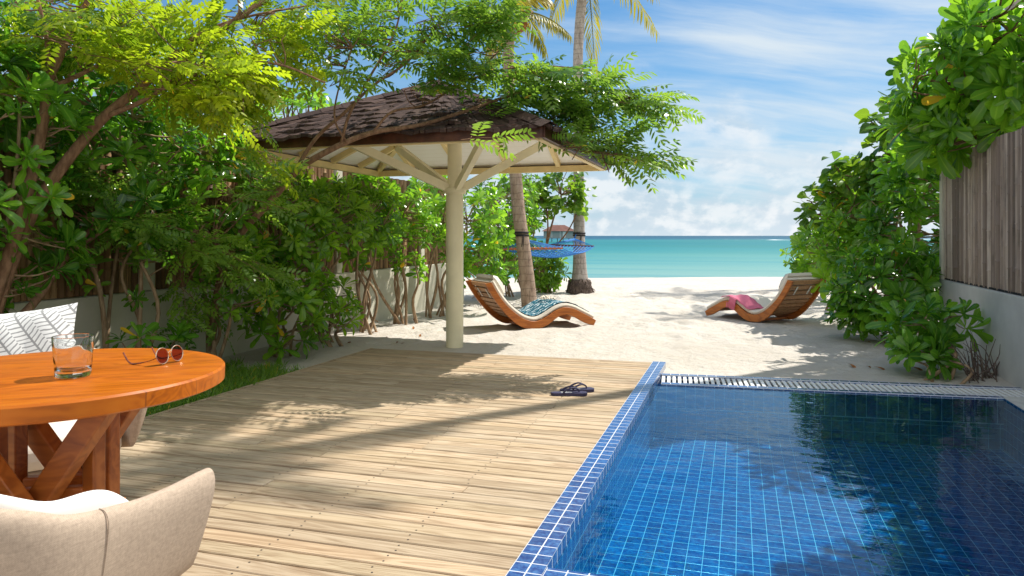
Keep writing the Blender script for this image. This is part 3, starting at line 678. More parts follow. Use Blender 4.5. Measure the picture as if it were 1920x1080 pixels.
for k in range(4):
    a, b = cs[k], cs[(k+1) % 4]; t = unit(b-a); o = unit((a+b)/2-RC)
    c_ = cs[k]
    q = MB(); q.beam(V3(*(RC[:2]+(c_-RC)[:2]*0.05), under(HS*0.05)), V3(*(RC[:2]+(c_-RC)[:2]*0.965), under(HS*0.965)), 0.055, 0.072); q.build('rafter', M['rafter'], sh, smooth=False)
    for s in (-0.62, -0.2, 0.22, 0.64):
        oo = abs(s)*HS
        q = MB(); q.beam(V3(*(RC[:2]+o[:2]*(oo+0.04)+t[:2]*s*HS), under(oo+0.04, 0.006)), V3(*(RC[:2]+o[:2]*(HS-0.06)+t[:2]*s*HS), under(HS-0.06, 0.003)), 0.052, 0.070); q.build('rafter', M['rafter'], sh, smooth=False)
    q = MB(); q.beam(V3(*(PC[:2]+unit(c_-PC)[:2]*0.085), 1.715), V3(*(RC[:2]+(c_-RC)[:2]*0.62), under(HS*0.62)-0.02), 0.058, 0.085); q.build('strut', M['cream'], sh, smooth=False)

# ------------------------------------------------------------------ wave loungers
UP = [(-0.56, .614), (-0.469, .465), (-0.365, .335), (-0.248, .230), (-0.118, .144), (0.026, .100), (0.135, .112), (0.244, .162), (0.368, .228), (0.493, .262), (0.619, .241), (0.747, .182), (0.876, .119), (0.97, .068)]
LO = [(-0.645, .600), (-0.560, .462), (-0.455, .318), (-0.330, .180), (-0.215, .082), (-0.090, .015), (0.040, .000), (0.155, .010), (0.269, .058), (0.375, .128), (0.480, .166), (0.585, .152), (0.690, .098), (0.811, .036), (0.934, .000)]
def res(pts, n):
    c = np.array(catmull([V3(x, 0, z) for x, z in pts], 8)); s = np.r_[0, np.cumsum(np.linalg.norm(np.diff(c, axis=0), axis=1))]
    u = np.linspace(0, s[-1], n); return np.stack([np.interp(u, s, c[:, 0]), np.interp(u, s, c[:, 2])], 1)
NU = 44; up_, lo_ = res(UP, NU), res(LO, NU); HW = 0.34
tgt = np.gradient(up_, axis=0); tgt /= np.linalg.norm(tgt, axis=1)[:, None]; upn = np.stack([-tgt[:, 1], tgt[:, 0]], 1)
def make_lounger(label):
    t = thing('wave_lounger', label, 'sun lounger', (0, 0, 0), 'wave loungers on the sand')
    for sy in (-1, 1):
        q = MB(); y0, y1 = sy*HW, sy*(HW-0.035)
        loop = [[(*(lo_[i][0],), y0, lo_[i][1]), (up_[i][0], y0, up_[i][1]), (up_[i][0], y1, up_[i][1]), (lo_[i][0], y1, lo_[i][1])] for i in range(NU)]
        q.grid(loop, 0.3+0.2*sy, closed_u=True); q.add(loop[0], [(0, 1, 2, 3)], 0.3); q.add(loop[-1], [(3, 2, 1, 0)], 0.3)
        q.build('side_rail', M['teak'], t, bevel=0.005)
    i = 1; sl = MB(); k = 0
    us = np.linspace(0.8, NU-2.6, 22)
    q = MB()
    for u in us:
        i0 = int(u); f = u-i0
        c = up_[i0]*(1-f)+up_[i0+1]*f; tg = tgt[i0]; nn = upn[i0]; c = c-nn*0.022
        q.beam((c[0], -HW+0.036, c[1]), (c[0], HW-0.036, c[1]), 0.058, 0.016, up=(nn[0], 0, nn[1]), rnd=random.random())
    q.build('slats', M['slat'], t, smooth=False)
    q = MB(); n = 30
    idx = np.linspace(0, NU-2, n); L = []
    for w in idx:
        i0 = int(w); f = w-i0; i1 = min(i0+1, NU-1); c = up_[i0]*(1-f)+up_[i1]*f; nn = upn[i0]*(1-f)+upn[i1]*f; th = 0.052
        pr = [(-HW+0.03, 0.004), (-HW+0.012, 0.028), (-HW+0.03, th), (0, th+0.006), (HW-0.03, th), (HW-0.012, 0.028), (HW-0.03, 0.004)]
        L.append([(c[0]+nn[0]*h, y, c[1]+nn[1]*h) for y, h in pr])
    q.grid(L, closed_u=True); q.add(L[0], [tuple(range(7))]); q.add(L[-1], [tuple(range(6, -1, -1))])
    q.build('mattress', M['cream_cloth'], t, bevel=0.0)
    q = MB(); c0 = up_[0]+upn[0]*0.06; c1 = up_[5]+upn[5]*0.06; L = []
    nn = unit((upn[0]+upn[4])); dd = unit(c1-c0)
    for y in np.linspace(-HW+0.06, HW-0.06, 12):
        e = min(1, (HW-0.06-abs(y))/0.05+0.35)
        L.append([(c0[0]+dd[0]*a+nn[0]*b*e, y, c0[1]+dd[1]*a+nn[1]*b*e) for a, b in ((-0.02, 0.0), (-0.035, 0.045), (0.01, 0.085), (0.12, 0.10), (0.22, 0.085), (0.255, 0.04), (0.235, 0.0))])
    q.grid(L, closed_u=True); q.add(L[0], [tuple(range(7))]); q.add(L[-1], [tuple(range(6, -1, -1))])
    hp = q.build('head_cushion', M['cream_cloth'], t)
    for y in (-0.13, 0.13):
        q = MB(); pts = [(up_[i][0]-upn[i][0]*0.045, y, up_[i][1]-upn[i][1]*0.045) for i in (2, 3, 4, 5)]
        q.beam(pts[0], pts[-1], 0.022, 0.005, up=(upn[3][0], 0, upn[3][1])); q.build('strap', M['white_cloth'], hp, smooth=False)
    q = MB(); q.beam((0.60, -HW+0.036, 0.175), (0.60, HW-0.036, 0.175), 0.05, 0.03); q.beam((0.0, -HW+0.036, 0.03), (0.0, HW-0.036, 0.03), 0.06, 0.03); q.build('cross_bar', M['teak'], t, smooth=False)
    return t
def dir_ang(r, f): w = RT*r+FW*f; return math.atan2(w[1], w[0])
lg = make_lounger('orange wooden wave lounger under the teal patterned towel, beside the cream post')
lg2 = dup(lg, tuple(RF(3.38+0.33*0.87, 10.27+0.33*0.48)), dir_ang(math.cos(R(119)), math.sin(R(119))), 'wooden wave lounger with pink cloth on its cream mattress, by the right shrubs')
LL = RF(0.247-0.33*0.43, 9.5+0.33*0.9); la = dir_ang(0.903, 0.43); lg.location = tuple(LL); lg.rotation_euler = (0, 0, la)
ML = Matrix.Translation(Vector(LL))@Matrix.Rotation(la, 4, 'Z')
ML2 = Matrix.Translation(lg2.location)@Matrix.Rotation(lg2.rotation_euler.z, 4, 'Z')
def on_lounger(u0, u1, n, y0, y1, m, lift, wob=0.004):
    L = []
    for w in np.linspace(u0, u1, n):
        i0 = int(w); f = w-i0; i1 = min(i0+1, NU-1); c = up_[i0]*(1-f)+up_[i1]*f; nn = upn[i0]*(1-f)+upn[i1]*f
        row = []
        for y in np.linspace(y0, y1, m):
            h = lift+wob*math.sin(y*31+w*1.3)*math.sin(w*0.9+y*7); row.append((c[0]+nn[0]*h, y, c[1]+nn[1]*h))
        L.append(row)
    return L
def placed(name, mb, mat, Mx, label, cat, group=None, **kw):
    """a one-mesh thing whose mesh stays in its own coordinates"""
    o = mb.build(name, mat, None, **kw); o.matrix_world = Mx; return tag(o, label, cat, group)
q = MB(); q.grid(on_lounger(6, 40.5, 60, -HW+0.055, HW-0.02, 14, 0.062)); q.grid(on_lounger(6, 40.5, 60, -HW+0.055, HW-0.02, 14, 0.066))
placed('beach_towel', q, M['teal'], ML, 'teal towel with wriggling white strokes spread over the left lounger', 'towel')
q = MB()
for a in np.linspace(0, 6.28, 22)[:-1]:
    c = up_[30]; q.lathe([(0.001, -0.012), (0.010, -0.008), (0.015, 0), (0.010, 0.008), (0.001, 0.012)], (c[0]+0.012+0.085*math.cos(a)+random.uniform(-.01, .01), 0.10+0.13*math.sin(a), c[1]+0.098+random.uniform(0, 0.012)-abs(0.085*math.cos(a))*0.25), 7)
for a in range(12):
    c = up_[30]; q.lathe([(0.001, -0.012), (0.012, -0.008), (0.018, 0), (0.012, 0.008), (0.001, 0.012)], (c[0]+random.uniform(-0.06, 0.06), 0.10+random.uniform(-0.09, 0.09), c[1]+0.095+random.uniform(0, 0.015)), 7)
placed('shell_garland', q, M['shell'], ML, 'pale shell garland heaped on the teal towel', 'garland')
q = MB(); L = on_lounger(21, 33.5, 26, 0.02, HW+0.012, 10, 0.072, 0.009); q.grid(L)
L2 = []
for row in L[13:]:
    e = row[-1]; L2.append([e, (e[0]+0.004, e[1]+0.012, e[2]-0.03), (e[0]+0.01, e[1]+0.016, e[2]-0.07), (e[0]+0.012, e[1]+0.014, e[2]-0.10)])
q.grid(L2[:6])
for k in range(9):
    e = L[14+k % 6][-1]; q.tube([(e[0]+k*0.004, e[1]+0.014, e[2]-0.09), (e[0]+k*0.004+0.006, e[1]+0.02, e[2]-0.16)], 0.003, 4)
o = placed('beach_cloth', q, M['pink_cloth'], ML2, 'pink fringed cloth draped across the right lounger', 'cloth')
md = o.modifiers.new('thick', 'SOLIDIFY'); md.thickness = 0.008; md.offset = 1
# ------------------------------------------------------------------ table, glass, sunglasses
TC = RF(-1.343, 2.17); TZ = 0.80; TR = 0.467
tb = thing('round_table', 'round orange wooden table holding a glass and sunglasses', 'table', (TC[0], TC[1], DZ))
q = MB(); npl = 7; ang = R(20)
prof_n = 96; a = np.arange(prof_n)*2*math.pi/prof_n
q.lathe([(0.0, TZ-0.05), (TR-0.012, TZ-0.05), (TR-0.001, TZ-0.044), (TR, TZ-0.006), (TR-0.005, TZ), (0.0, TZ)], TC, 96)
q.build('table_top', M['table'], tb, auto=30)
Rz = Matrix.Rotation(YAW+R(8), 3, 'Z')
def tl(x, y, z): return TC+np.array(Rz@Vector((x, y, 0)))+V3(0, 0, z)
for sx in (-1, 1):
    for sy in (-1, 1):
        q = MB(); q.beam(tl(sx*0.13, sy*0.055, DZ), tl(sx*0.13, sy*0.055, TZ-0.052), 0.044, 0.044, up=(1, 0, 0), rnd=random.random()); q.build('leg', M['teak'], tb, bevel=0.005)
for sx in (-1, 1):
    for sy in (-1, 1):
        q = MB(); q.beam(tl(sx*0.20, sy*(0.115+0.055*(sx*sy+1)/2), TZ-0.052), tl(-sx*0.27, sy*(0.115+0.055*(sx*sy+1)/2), DZ), 0.07, 0.045, up=(0, 1, 0), rnd=random.random()); q.build('brace', M['teak'], tb, bevel=0.005)
for sy in (-1, 1):
    q = MB(); q.beam(tl(-0.107, sy*0.055, DZ+0.42), tl(0.107, sy*0.055, DZ+0.42), 0.034, 0.06, rnd=random.random()); q.build('stretcher', M['teak'], tb, bevel=0.005)
for sx in (-1, 1):
    q = MB(); q.beam(tl(sx*0.128, -0.15, DZ+0.32), tl(sx*0.128, 0.15, DZ+0.32), 0.036, 0.05, rnd=random.random()); q.build('stretcher', M['teak'], tb, bevel=0.005)
gp = G(119, 712, TZ)+FW*0.045
gk = 1.03
q = MB(); k = 64; aa = np.arange(k)*2*math.pi/k
outer = [(0.001, 0.0), (0.040, 0.0), (0.0435, 0.003)]; rows = []
for r, z in outer: rows.append((np.full(k, r), z))
for z in np.linspace(0.008, 0.092, 30):
    r = 0.0438+0.0075*z/0.1
    cut = 0.0005*np.sin(aa*2+z*160+1.3*np.sin(aa*3))*(0.3+0.7*math.sin(z/0.1*3.1))
    rows.append((r+cut, z))
for r, z in [(0.0515, 0.101), (0.0515, 0.1035), (0.0500, 0.1045), (0.0482, 0.1035), (0.0475, 0.09), (0.0435, 0.03), (0.0415, 0.020), (0.036, 0.0165), (0.001, 0.0155)]: rows.append((np.full(k, r), z))
q.grid([[ (r[j]*math.cos(aa[j])*gk+gp[0], r[j]*math.sin(aa[j])*gk+gp[1], TZ+0.0012+z*1.10) for j in range(k)] for r, z in rows], closed_u=True)
gl = q.build('drinking_glass', M['glass'], None, auto=50); tag(gl, 'clear cut glass tumbler standing on the round table', 'glass')
# sunglasses, lying upside down
sgp = thing('sunglasses', 'round amber sunglasses with thin metal rims lying on the table', 'sunglasses', RF(-1.07, 2.33, TZ))
S0 = RF(-1.072, 2.315, TZ); ax = unit(RF(0.33, 0.95)); tx = unit(np.cross(ax, V3(0, 0, 1)))
if np.dot(tx, RT) > 0: tx = -tx
lr = 0.0245
cl = [S0-ax*0.030+V3(0, 0, lr+0.0035), S0+ax*0.030+V3(0, 0, lr+0.0035)]
upv = unit(V3(0, 0, 1)+tx*0.18)
for c in cl:
    aa = np.linspace(0, 2*math.pi, 33); ring = [c+(ax*math.cos(t)+upv*math.sin(t))*lr for t in aa]
    q = MB(); q.tube(ring, 0.0017, 8, False); rim = q.build('rim', M['gold'], sgp)
    q = MB(); q.add([c-tx*0.003]+[c+(ax*math.cos(t)+upv*math.sin(t))*lr for t in aa[:-1]], [(0, 1+i, 1+(i+1) % 32) for i in range(32)]); q.build('lens', M['lens'], rim)
q = MB(); b0, b1 = cl[0]+ax*lr*0.95+V3(0, 0, 0.006), cl[1]-ax*lr*0.95+V3(0, 0, 0.006); q.tube(catmull([b0, (b0+b1)/2+V3(0, 0, 0.006)-tx*0.002, b1], 6), 0.0014, 6); q.build('bridge', M['gold'], sgp)
for c, sg_ in ((cl[0], -1), (cl[1], 1)):
    h = c+ax*sg_*(lr+0.002); low = V3(*(h+tx*0.085)[:2], TZ+0.003)
    pts = catmull([V3(*h[:2], h[2]-0.004), V3(*(h+tx*0.03)[:2], TZ+0.014), low, V3(*(h+tx*0.108)[:2], TZ+0.010), V3(*(h+tx*0.128)[:2], TZ+0.036)], 6)
    q = MB(); q.tube(pts, np.r_[np.full(9, 0.0014), np.full(len(pts)-9, 0.0026)], 8); q.build('temple', M['tortoise'], sgp)

# ------------------------------------------------------------------ upholstered chairs
def make_chair(label):
    t = thing('tub_chair', label, 'chair', (0, 0, 0), 'tub chairs at the round table')
    q = MB(); rows = []; N = 41
    for s in np.linspace(-1, 1, N):
        th = s*math.pi*0.5; b = abs(s)
        # plan: arms run forward, back is rounded
        if b < 0.62:
            w = b/0.62*math.pi/2; x = 0.315*math.sin(w)**0.85*np.sign(s); y = -0.30*math.cos(w)**0.8-0.02*0
            nx_, ny_ = math.sin(w)*np.sign(s), -math.cos(w)
        else:
            e = (b-0.62)/0.38; x = (0.315+0.035*e)*np.sign(s); y = 0.30*e; nx_, ny_ = np.sign(s), -0.08
        zt = 0.72-0.08*min(1, b/0.5)**2-0.026*max(0, (b-0.5)/0.5)-0.022*math.sin(math.pi*min(1, max(0, (b-0.48)/0.5))); zb = 0.30+0.06*max(0, (b-0.62)/0.38)
        if b > 0.9: zt -= 0.0
        pr = []
        for off, z in ((0.012, zb), (0.028, zb+0.10), (0.034, (zb+zt)/2+0.05), (0.032, zt-0.035), (0.018, zt-0.006), (0.0, zt), (-0.018, zt-0.006), (-0.030, zt-0.035), (-0.030, zb+0.10), (-0.012, zb)):
            fz = (z-0.3)/0.4; k = 0.82+0.18*fz
            yy = y*k if y < 0 else y*(0.88+0.12*fz if fz > 0 else 0.88)
            pr.append(((x+nx_*off)*k, yy+ny_*off*k, z))
        rows.append(pr)
    q.grid(rows, closed_u=True)
    for rw, flip in ((rows[0], 0), (rows[-1], 1)):
        c = np.mean(rw, axis=0)+V3(0, 0.022, 0); n = len(rw)
        q.add([c]+[np.array(p) for p in rw], [(0, 1+i, 1+(i+1) % n) if flip else (0, 1+(i+1) % n, 1+i) for i in range(n)])
    o = q.build('shell', M['taupe'], t, auto=0); md = o.modifiers.new('sub', 'SUBSURF'); md.levels = 2; md.render_levels = 2
    # raised seam between back and arm
    for sgn in (-1, 1):
        i = 20+sgn*12; q = MB(); q.tube(catmull([np.array(p)*V3(0.9985, 0.9985, 1) for p in rows[i][0:6]], 5), 0.0016, 6); q.build('seam', M['taupe'], o)
    q = MB(); q.box((0, 0.02, 0.29), (0.50, 0.48, 0.07)); q.build('seat_base', M['taupe'], t, bevel=0.03)
    q = MB(); q.box((0, 0.035, 0.385), (0.53, 0.51, 0.12)); c = q.build('seat_cushion', M['cream_cloth'], t, bevel=0.045)
    q = MB(); rows = []
    for s in np.linspace(-0.78, 0.78, 25):
        b = abs(s); w = min(b/0.62, 1.0)*math.pi/2; x = 0.315*math.sin(w)**0.85*np.sign(s); y = -0.30*math.cos(w)**0.8 if b < 0.62 else 0.30*(b-0.62)/0.38
        nx_, ny_ = math.sin(w)*np.sign(s), -math.cos(w); zt = 0.735-0.085*min(1, b/0.5)**2-0.08*max(0, (b-0.6)/0.18)**2
        rows.append([((x-nx_*o)*0.97, y-ny_*o, z) for o, z in ((0.036, 0.40), (0.034, zt-0.05), (0.036, zt-0.012), (0.050, zt+0.004), (0.070, zt-0.008), (0.09, zt-0.04), (0.11, 0.52), (0.09, 0.40))])
    q.grid(rows, closed_u=True)
    for rw in (rows[0], rows[-1]): q.add([np.mean(rw, axis=0)]+[np.array(p) for p in rw], [(0, 1+i, 1+(i+1) % 8) for i in range(8)])
    bo = q.build('back_cushion', M['white_cloth'], t, auto=0); md = bo.modifiers.new('sub', 'SUBSURF'); md.levels = 2; md.render_levels = 2
    for sx in (-1, 1):
        for sy in (-1, 1):
            q = MB(); q.tube([(sx*0.20, sy*0.18, 0.262), (sx*0.25, sy*0.23, 0.0)], [0.02, 0.012], 10); q.build('leg', M['teak'], t)
    return t
def cushion_mesh(w, h, th, n=20):
    pts = []; fs = []
    for side in (1, -1):
        for i in range(n+1):
            for j in range(n+1):
                u, v = i/n*2-1, j/n*2-1
                puff = ((1-u**2)*(1-v**2)); puff = max(puff, 0)**0.45
                pin = 1-0.07*(1-abs(v)**2)*abs(u)**3-0.0; pin2 = 1-0.07*(1-abs(u)**2)*abs(v)**3
                wr_ = 0.006*math.sin(u*9+v*4)*puff
                pts.append((u*w/2*pin, v*h/2*pin2, side*(th/2*puff)+wr_))
    o = (n+1)**2
    for b in (0, o):
        for i in range(n):
            for j in range(n):
                a = b+i*(n+1)+j; f = (a, a+n+1, a+n+2, a+1); fs.append(f if b == 0 else f[::-1])
    return pts, fs
ch = make_chair('taupe tub chair with white back cushion, nearest the camera')
def face_ang(r, f): w = RT*r+FW*f; return math.atan2(w[1], w[0])-math.pi/2
c2pos = RF(-1.85, 2.86, DZ); c2a = face_ang(0.6, -0.8)
ch2 = dup(ch, tuple(c2pos), c2a, 'taupe tub chair behind the table with printed pillow')
ch.location = tuple(RF(-1.165, 1.67, DZ-0.03)); ch.rotation_euler = (0, 0, face_ang(0.24, 0.97))
q = MB(); pts, fs = cushion_mesh(0.52, 0.46, 0.16); q.add(pts, fs, uvs=[np.array([(pts[k][0]+0.26, pts[k][1]+0.24) for k in f]) for f in fs])
for c_ in list(ch2.children):
    if c_.name.startswith('back_cushion'): bpy.data.objects.remove(c_)
pc = P(22, 682, 3.08)
pw = q.build('throw_pillow', M['pillow'], None, auto=0)
pw.matrix_world = Matrix.Translation(Vector(pc))@Matrix.Rotation(YAW+R(4), 4, 'Z')@Matrix.Rotation(R(76), 4, 'X')@Matrix.Rotation(R(6), 4, 'Z')
tag(pw, 'white pillow with grey feather print leaning on the far chair', 'pillow')

# ------------------------------------------------------------------ flip-flops
def make_flop(label):
    t = thing('flip_flop', label, 'sandal', (0, 0, 0), 'pair of flip-flops on the deck')
    def outline(x): return 0.040+0.012*math.sin((x-0.02)*9.5)-0.0
    q = MB(); xs_ = np.linspace(-0.135, 0.135, 25); top = []; 
    def hw(x):
        e = max(0.0, 1-((abs(x)-0.085)/0.05)**2) if abs(x) > 0.085 else 1.0
        return (0.042+0.008*x/0.135-0.006*math.cos(x*16))*math.sqrt(e)
    L = [[(x, -hw(x), 0), (x, -hw(x), 0.020), (x, 0, 0.021), (x, hw(x), 0.020), (x, hw(x), 0)] for x in xs_]
    q.grid(L, closed_u=True); q.build('sole', M['navy'], t, auto=50)
    q = MB()
    for s in (-1, 1): q.tube(catmull([(0.075, 0, 0.020), (0.065, s*0.006, 0.042), (0.02, s*0.030, 0.058), (-0.03, s*0.040, 0.040), (-0.045, s*0.040, 0.018)], 6), np.linspace(0.005, 0.0075, 25), 8)
    q.build('strap', M['navy'], t)
    q = MB()
    for yy in (-0.018, -0.006, 0.006, 0.018): q.quad([(-0.06, yy-0.0018, 0.0215), (0.02, yy-0.0018, 0.0215), (0.02, yy+0.0018, 0.0215), (-0.06, yy+0.0018, 0.0215)])
    q.build('stripes', M['grate'], t)
    return t
fa = G(1067, 740.5, DZ+0.002); fb = G(1082, 734, DZ+0.002)
f1 = make_flop('dark navy flip-flop, the nearer of the pair on the deck')
f2 = dup(f1, tuple(fb), dir_ang(1, 0.22), 'dark navy flip-flop, the farther of the pair on the deck')
f1.location = tuple(fa); f1.rotation_euler = (0, 0, dir_ang(1, 0.02))

# ------------------------------------------------------------------ villa on stilts
VC = RF((1049-960)/FPX*172, 172, -0.25); VA = YAW
vi = thing('overwater_villa', 'grey villa with brown hip roof on stilts over the sea', 'building', VC)
def vl(x, y, z): return VC+RT*x+FW*y+V3(0, 0, z)
def vbox(mb, x0, x1, y0, y1, z0, z1): mb.add([vl(x, y, z) for x in (x0, x1) for y in (y0, y1) for z in (z0, z1)], [(0, 1, 3, 2), (4, 6, 7, 5), (0, 4, 5, 1), (2, 3, 7, 6), (0, 2, 6, 4), (1, 5, 7, 3)])
q = MB(); vbox(q, -3.6, 3.2, -2.4, 2.4, 1.0, 2.55); q.build('wall', M['villa_wall'], vi, smooth=False)
q = MB(); e = [vl(-4.1, -3, 2.5), vl(3.8, -3, 2.5), vl(3.8, 3, 2.5), vl(-4.1, 3, 2.5), vl(-1.6, 0, 3.95), vl(1.2, 0, 3.95)]
q.add(e, [(0, 1, 5, 4), (1, 2, 5), (2, 3, 4, 5), (3, 0, 4), (0, 3, 2, 1)]); q.build('roof', M['villa_roof'], vi, smooth=False)
for x in (-1.9, 0.0, 1.2, 3.1): q = MB(); vbox(q, x-0.06, x+0.06, -2.5, -2.41, 1.0, 2.5); q.build('window_frame', M['villa_trim'], vi, smooth=False)
q = MB(); vbox(q, 0.62, 1.12, -2.49, -2.405, 1.0, 2.4); q.build('door', M['villa_trim'], vi, smooth=False)
for x in (-3.2, -1.9, -0.6, 0.7, 2.0, 2.9): q = MB(); q.tube([vl(x, -2.2, -1.2), vl(x, -2.2, 1.0)], 0.10, 8); q.build('stilt', M['villa_wall'], vi)
q = MB(); vbox(q, -5.5, 3.6, -3.4, 2.4, 0.85, 0.998); q.build('platform', M['villa_wall'], vi, smooth=False)
# ------------------------------------------------------------------ foliage tools
rng = np.random.default_rng(11)
PROF = {'spoon': (np.array([0, .25, .55, .82, .96, 1.0]), np.array([.10, .34, .78, 1.0, .62, .06])),
        'heart': (np.array([-.06, .12, .35, .62, .86, 1.0]), np.array([.45, .92, 1.0, .74, .34, .03])),
        'lance': (np.array([0, .4, .75, 1.0]), np.array([.12, 1.0, .7, .04]))}
def leaf_batch(mb, Pp, D, N, L, Wd, prof='spoon', droop=0.25, fold=0.25, rnd=None):
    n = len(Pp); D = unit(D); N = unit(N-D*(N*D).sum(1)[:, None]); B = np.cross(D, N)
    t, w = PROF[prof]; K = len(t); L = np.broadcast_to(L, (n,)); Wd = np.broadcast_to(Wd, (n,))
    droop = np.broadcast_to(droop, (n,))
    tt = t[None, :, None]
    cen = Pp[:, None]+D[:, None]*L[:, None, None]*tt*(1-0.18*np.abs(droop)[:, None, None]*tt)-N[:, None]*(L*droop)[:, None, None]*tt**2
    side = B[:, None]*(Wd/2)[:, None, None]*w[None, :, None]
    lift = N[:, None]*(Wd/2*fold)[:, None, None]*w[None, :, None]
    vs = np.stack([cen-side+lift, cen, cen+side+lift], 2).reshape(-1, 3)
    if not hasattr(mb, 'mid'): mb.mid = []
    mb.mid.append((mb.n, np.tile(np.array([0., 1., 0.]), n*K)))
    base = np.arange(n)[:, None]*(3*K)
    loc = []
    for i in range(K-1):
        for j in (0, 1): loc.append((3*i+j, 3*i+j+1, 3*i+j+4, 3*i+j+3))
    F = (base[:, :, None]+np.array(loc)[None]).reshape(-1, 4)
    r = np.repeat(rng.random(n) if rnd is None else rnd, len(loc))
    fast_add(mb, vs, F, r)
def fast_add(mb, vs, F, r):
    o = mb.n; mb.v.append(vs); mb.n += len(vs)
    mb.f.extend(map(tuple, (F+o).tolist())); mb.r.extend(np.asarray(r).tolist()); mb.m.extend([mb.cur]*len(F))
def nearest(pts, p):
    d = np.linalg.norm(pts-p, axis=1); return pts[int(d.argmin())]
def rosettes(mb, tips, axes, nl=14, L=0.20, Wd=0.07, jit=0.25, prof='spoon'):
    for p, ax in zip(tips, axes):
        k = max(5, int(nl*rng.uniform(0.75, 1.25))); ax = unit(ax); ref = V3(0.3, 0.2, 1) if abs(ax[2]) < 0.8 else V3(1, 0.2, 0)
        u = unit(np.cross(ax, ref)); v = np.cross(ax, u)
        ph = np.arange(k)*2.399+rng.uniform(0, 6.28); e = (np.arange(k)+0.5)/k
        pol = np.radians(22+62*e+rng.normal(0, 9, k))
        D = np.cos(pol)[:, None]*ax+np.sin(pol)[:, None]*(np.cos(ph)[:, None]*u+np.sin(ph)[:, None]*v)
        N = ax[None]*1.0+rng.normal(0, jit, (k, 3)); sc = rng.uniform(0.55, 1.15)*rng.uniform(0.8, 1.12, k)*(0.62+0.38*np.sin(np.clip(e*2.2, 0, 1.9)))
        Pp = p+ax*(0.05*(1-e))[:, None]*L/0.2
        rb = np.clip(rng.normal(0.45, 0.2)+rng.normal(0, 0.16, k), 0.02, 0.97); yl = rng.random(k) < 0.008; rb[yl] = 0.999
        leaf_batch(mb, Pp, D, N, L*sc, Wd*sc, prof, rng.normal(0.28, 0.14, k)+0.2*(e-0.5), 0.22, rb)
def stem_to(mb, a, b, r0, r1, sag=0.1, k=5, seg=5):
    a, b = np.asarray(a, float), np.asarray(b, float); m = (a+b)/2+rng.normal(0, 0.06, 3)*np.linalg.norm(b-a)+V3(0, 0, -sag*np.linalg.norm(b-a)*0.5)
    mb.tube(catmull([a, m, b], seg), np.linspace(r0, r1, 2*seg+1), k, False)
def shrub(name, label, base, blobs, nl=14, L=0.20, Wd=0.07, leaf='leaf_s', group=None, cat='shrub', stems=6, stem_r=0.022, bark='bark_pale', kind='rosette', upb=0.75, over=0.0):
    """blobs: (centre, radii, number of leaf heads)"""
    base = np.asarray(base, float); root = thing(name, label, cat, base, group)
    tips = []; axes = []
    for c, rad, n in blobs:
        c = np.asarray(c, float); rad = np.asarray(rad, float)
        q = unit(rng.normal(0, 1, (n, 3))); rr = rng.uniform(0.35, 1.0, n)**0.45
        p = c+q*rad*rr[:, None]; p[:, 2] = np.maximum(p[:, 2], 0.06)
        tips.append(p); axes.append(unit(q*V3(1, 1, 0.7)+V3(0, 0, upb)+rng.normal(0, 0.25, (n, 3))))
    tips = np.concatenate(tips); axes = np.concatenate(axes)
    sm = MB(); mains = []
    cen = [np.asarray(b[0], float) for b in blobs]
    for i in range(stems):
        c = cen[i % len(cen)]; rad = np.asarray(blobs[i % len(cen)][1], float); t = c+unit(rng.normal(0, 1, 3))*rad*rng.uniform(0.2, 0.7)
        b = base+V3(rng.normal(0, 0.10), rng.normal(0, 0.10), -0.05)
        m1 = b+(t-b)*0.35+V3(*rng.normal(0, 0.09, 2), 0.06); m2 = b+(t-b)*0.7+V3(*rng.normal(0, 0.09, 2), 0.03)
        if over: m1 = b+V3(0, 0, over*0.5); m2 = b+V3(*rng.normal(0, 0.05, 2), over)
        pts = catmull([b, m1, m2, t], 6); sm.tube(pts, np.linspace(stem_r*rng.uniform(0.7, 1.2), stem_r*0.4, len(pts)), 7, False); mains += pts[13 if over else 5:]
    mains = np.array(mains)
    for p, ax in zip(tips, axes): stem_to(sm, nearest(mains, p), p, stem_r*0.38, stem_r*0.22, 0.12, 4, 3)
    sm.build('stem', M[bark], root, auto=0)
    cr = Leaves()
    if kind == 'rosette': rosettes(cr, tips, axes, nl, L, Wd)
    else:
        k = nl; P0 = np.repeat(tips, k, 0)+rng.normal(0, 0.07, (len(tips)*k, 3)); A = np.repeat(axes, k, 0)
        D = unit(rng.normal(0, 1, P0.shape)*V3(1, 1, 0.35)+A*0.35+V3(0, 0, -0.55)); N = unit(rng.normal(0, 0.45, P0.shape)+V3(0, 0, 0.75)+A*0.35)
        sc = rng.uniform(0.6, 1.15, len(P0)); rb = np.clip(np.repeat(rng.normal(0.45, 0.22, len(tips)), k)+rng.normal(0, 0.15, len(P0)), 0.02, 0.96); rb[rng.random(len(P0)) < 0.006] = 0.999
        leaf_batch(cr, P0, D, N, L*sc, Wd*sc, 'heart', rng.normal(0.2, 0.15, len(P0)), 0.18, rb)
    cr.build('crown', M[leaf], root)
    return root

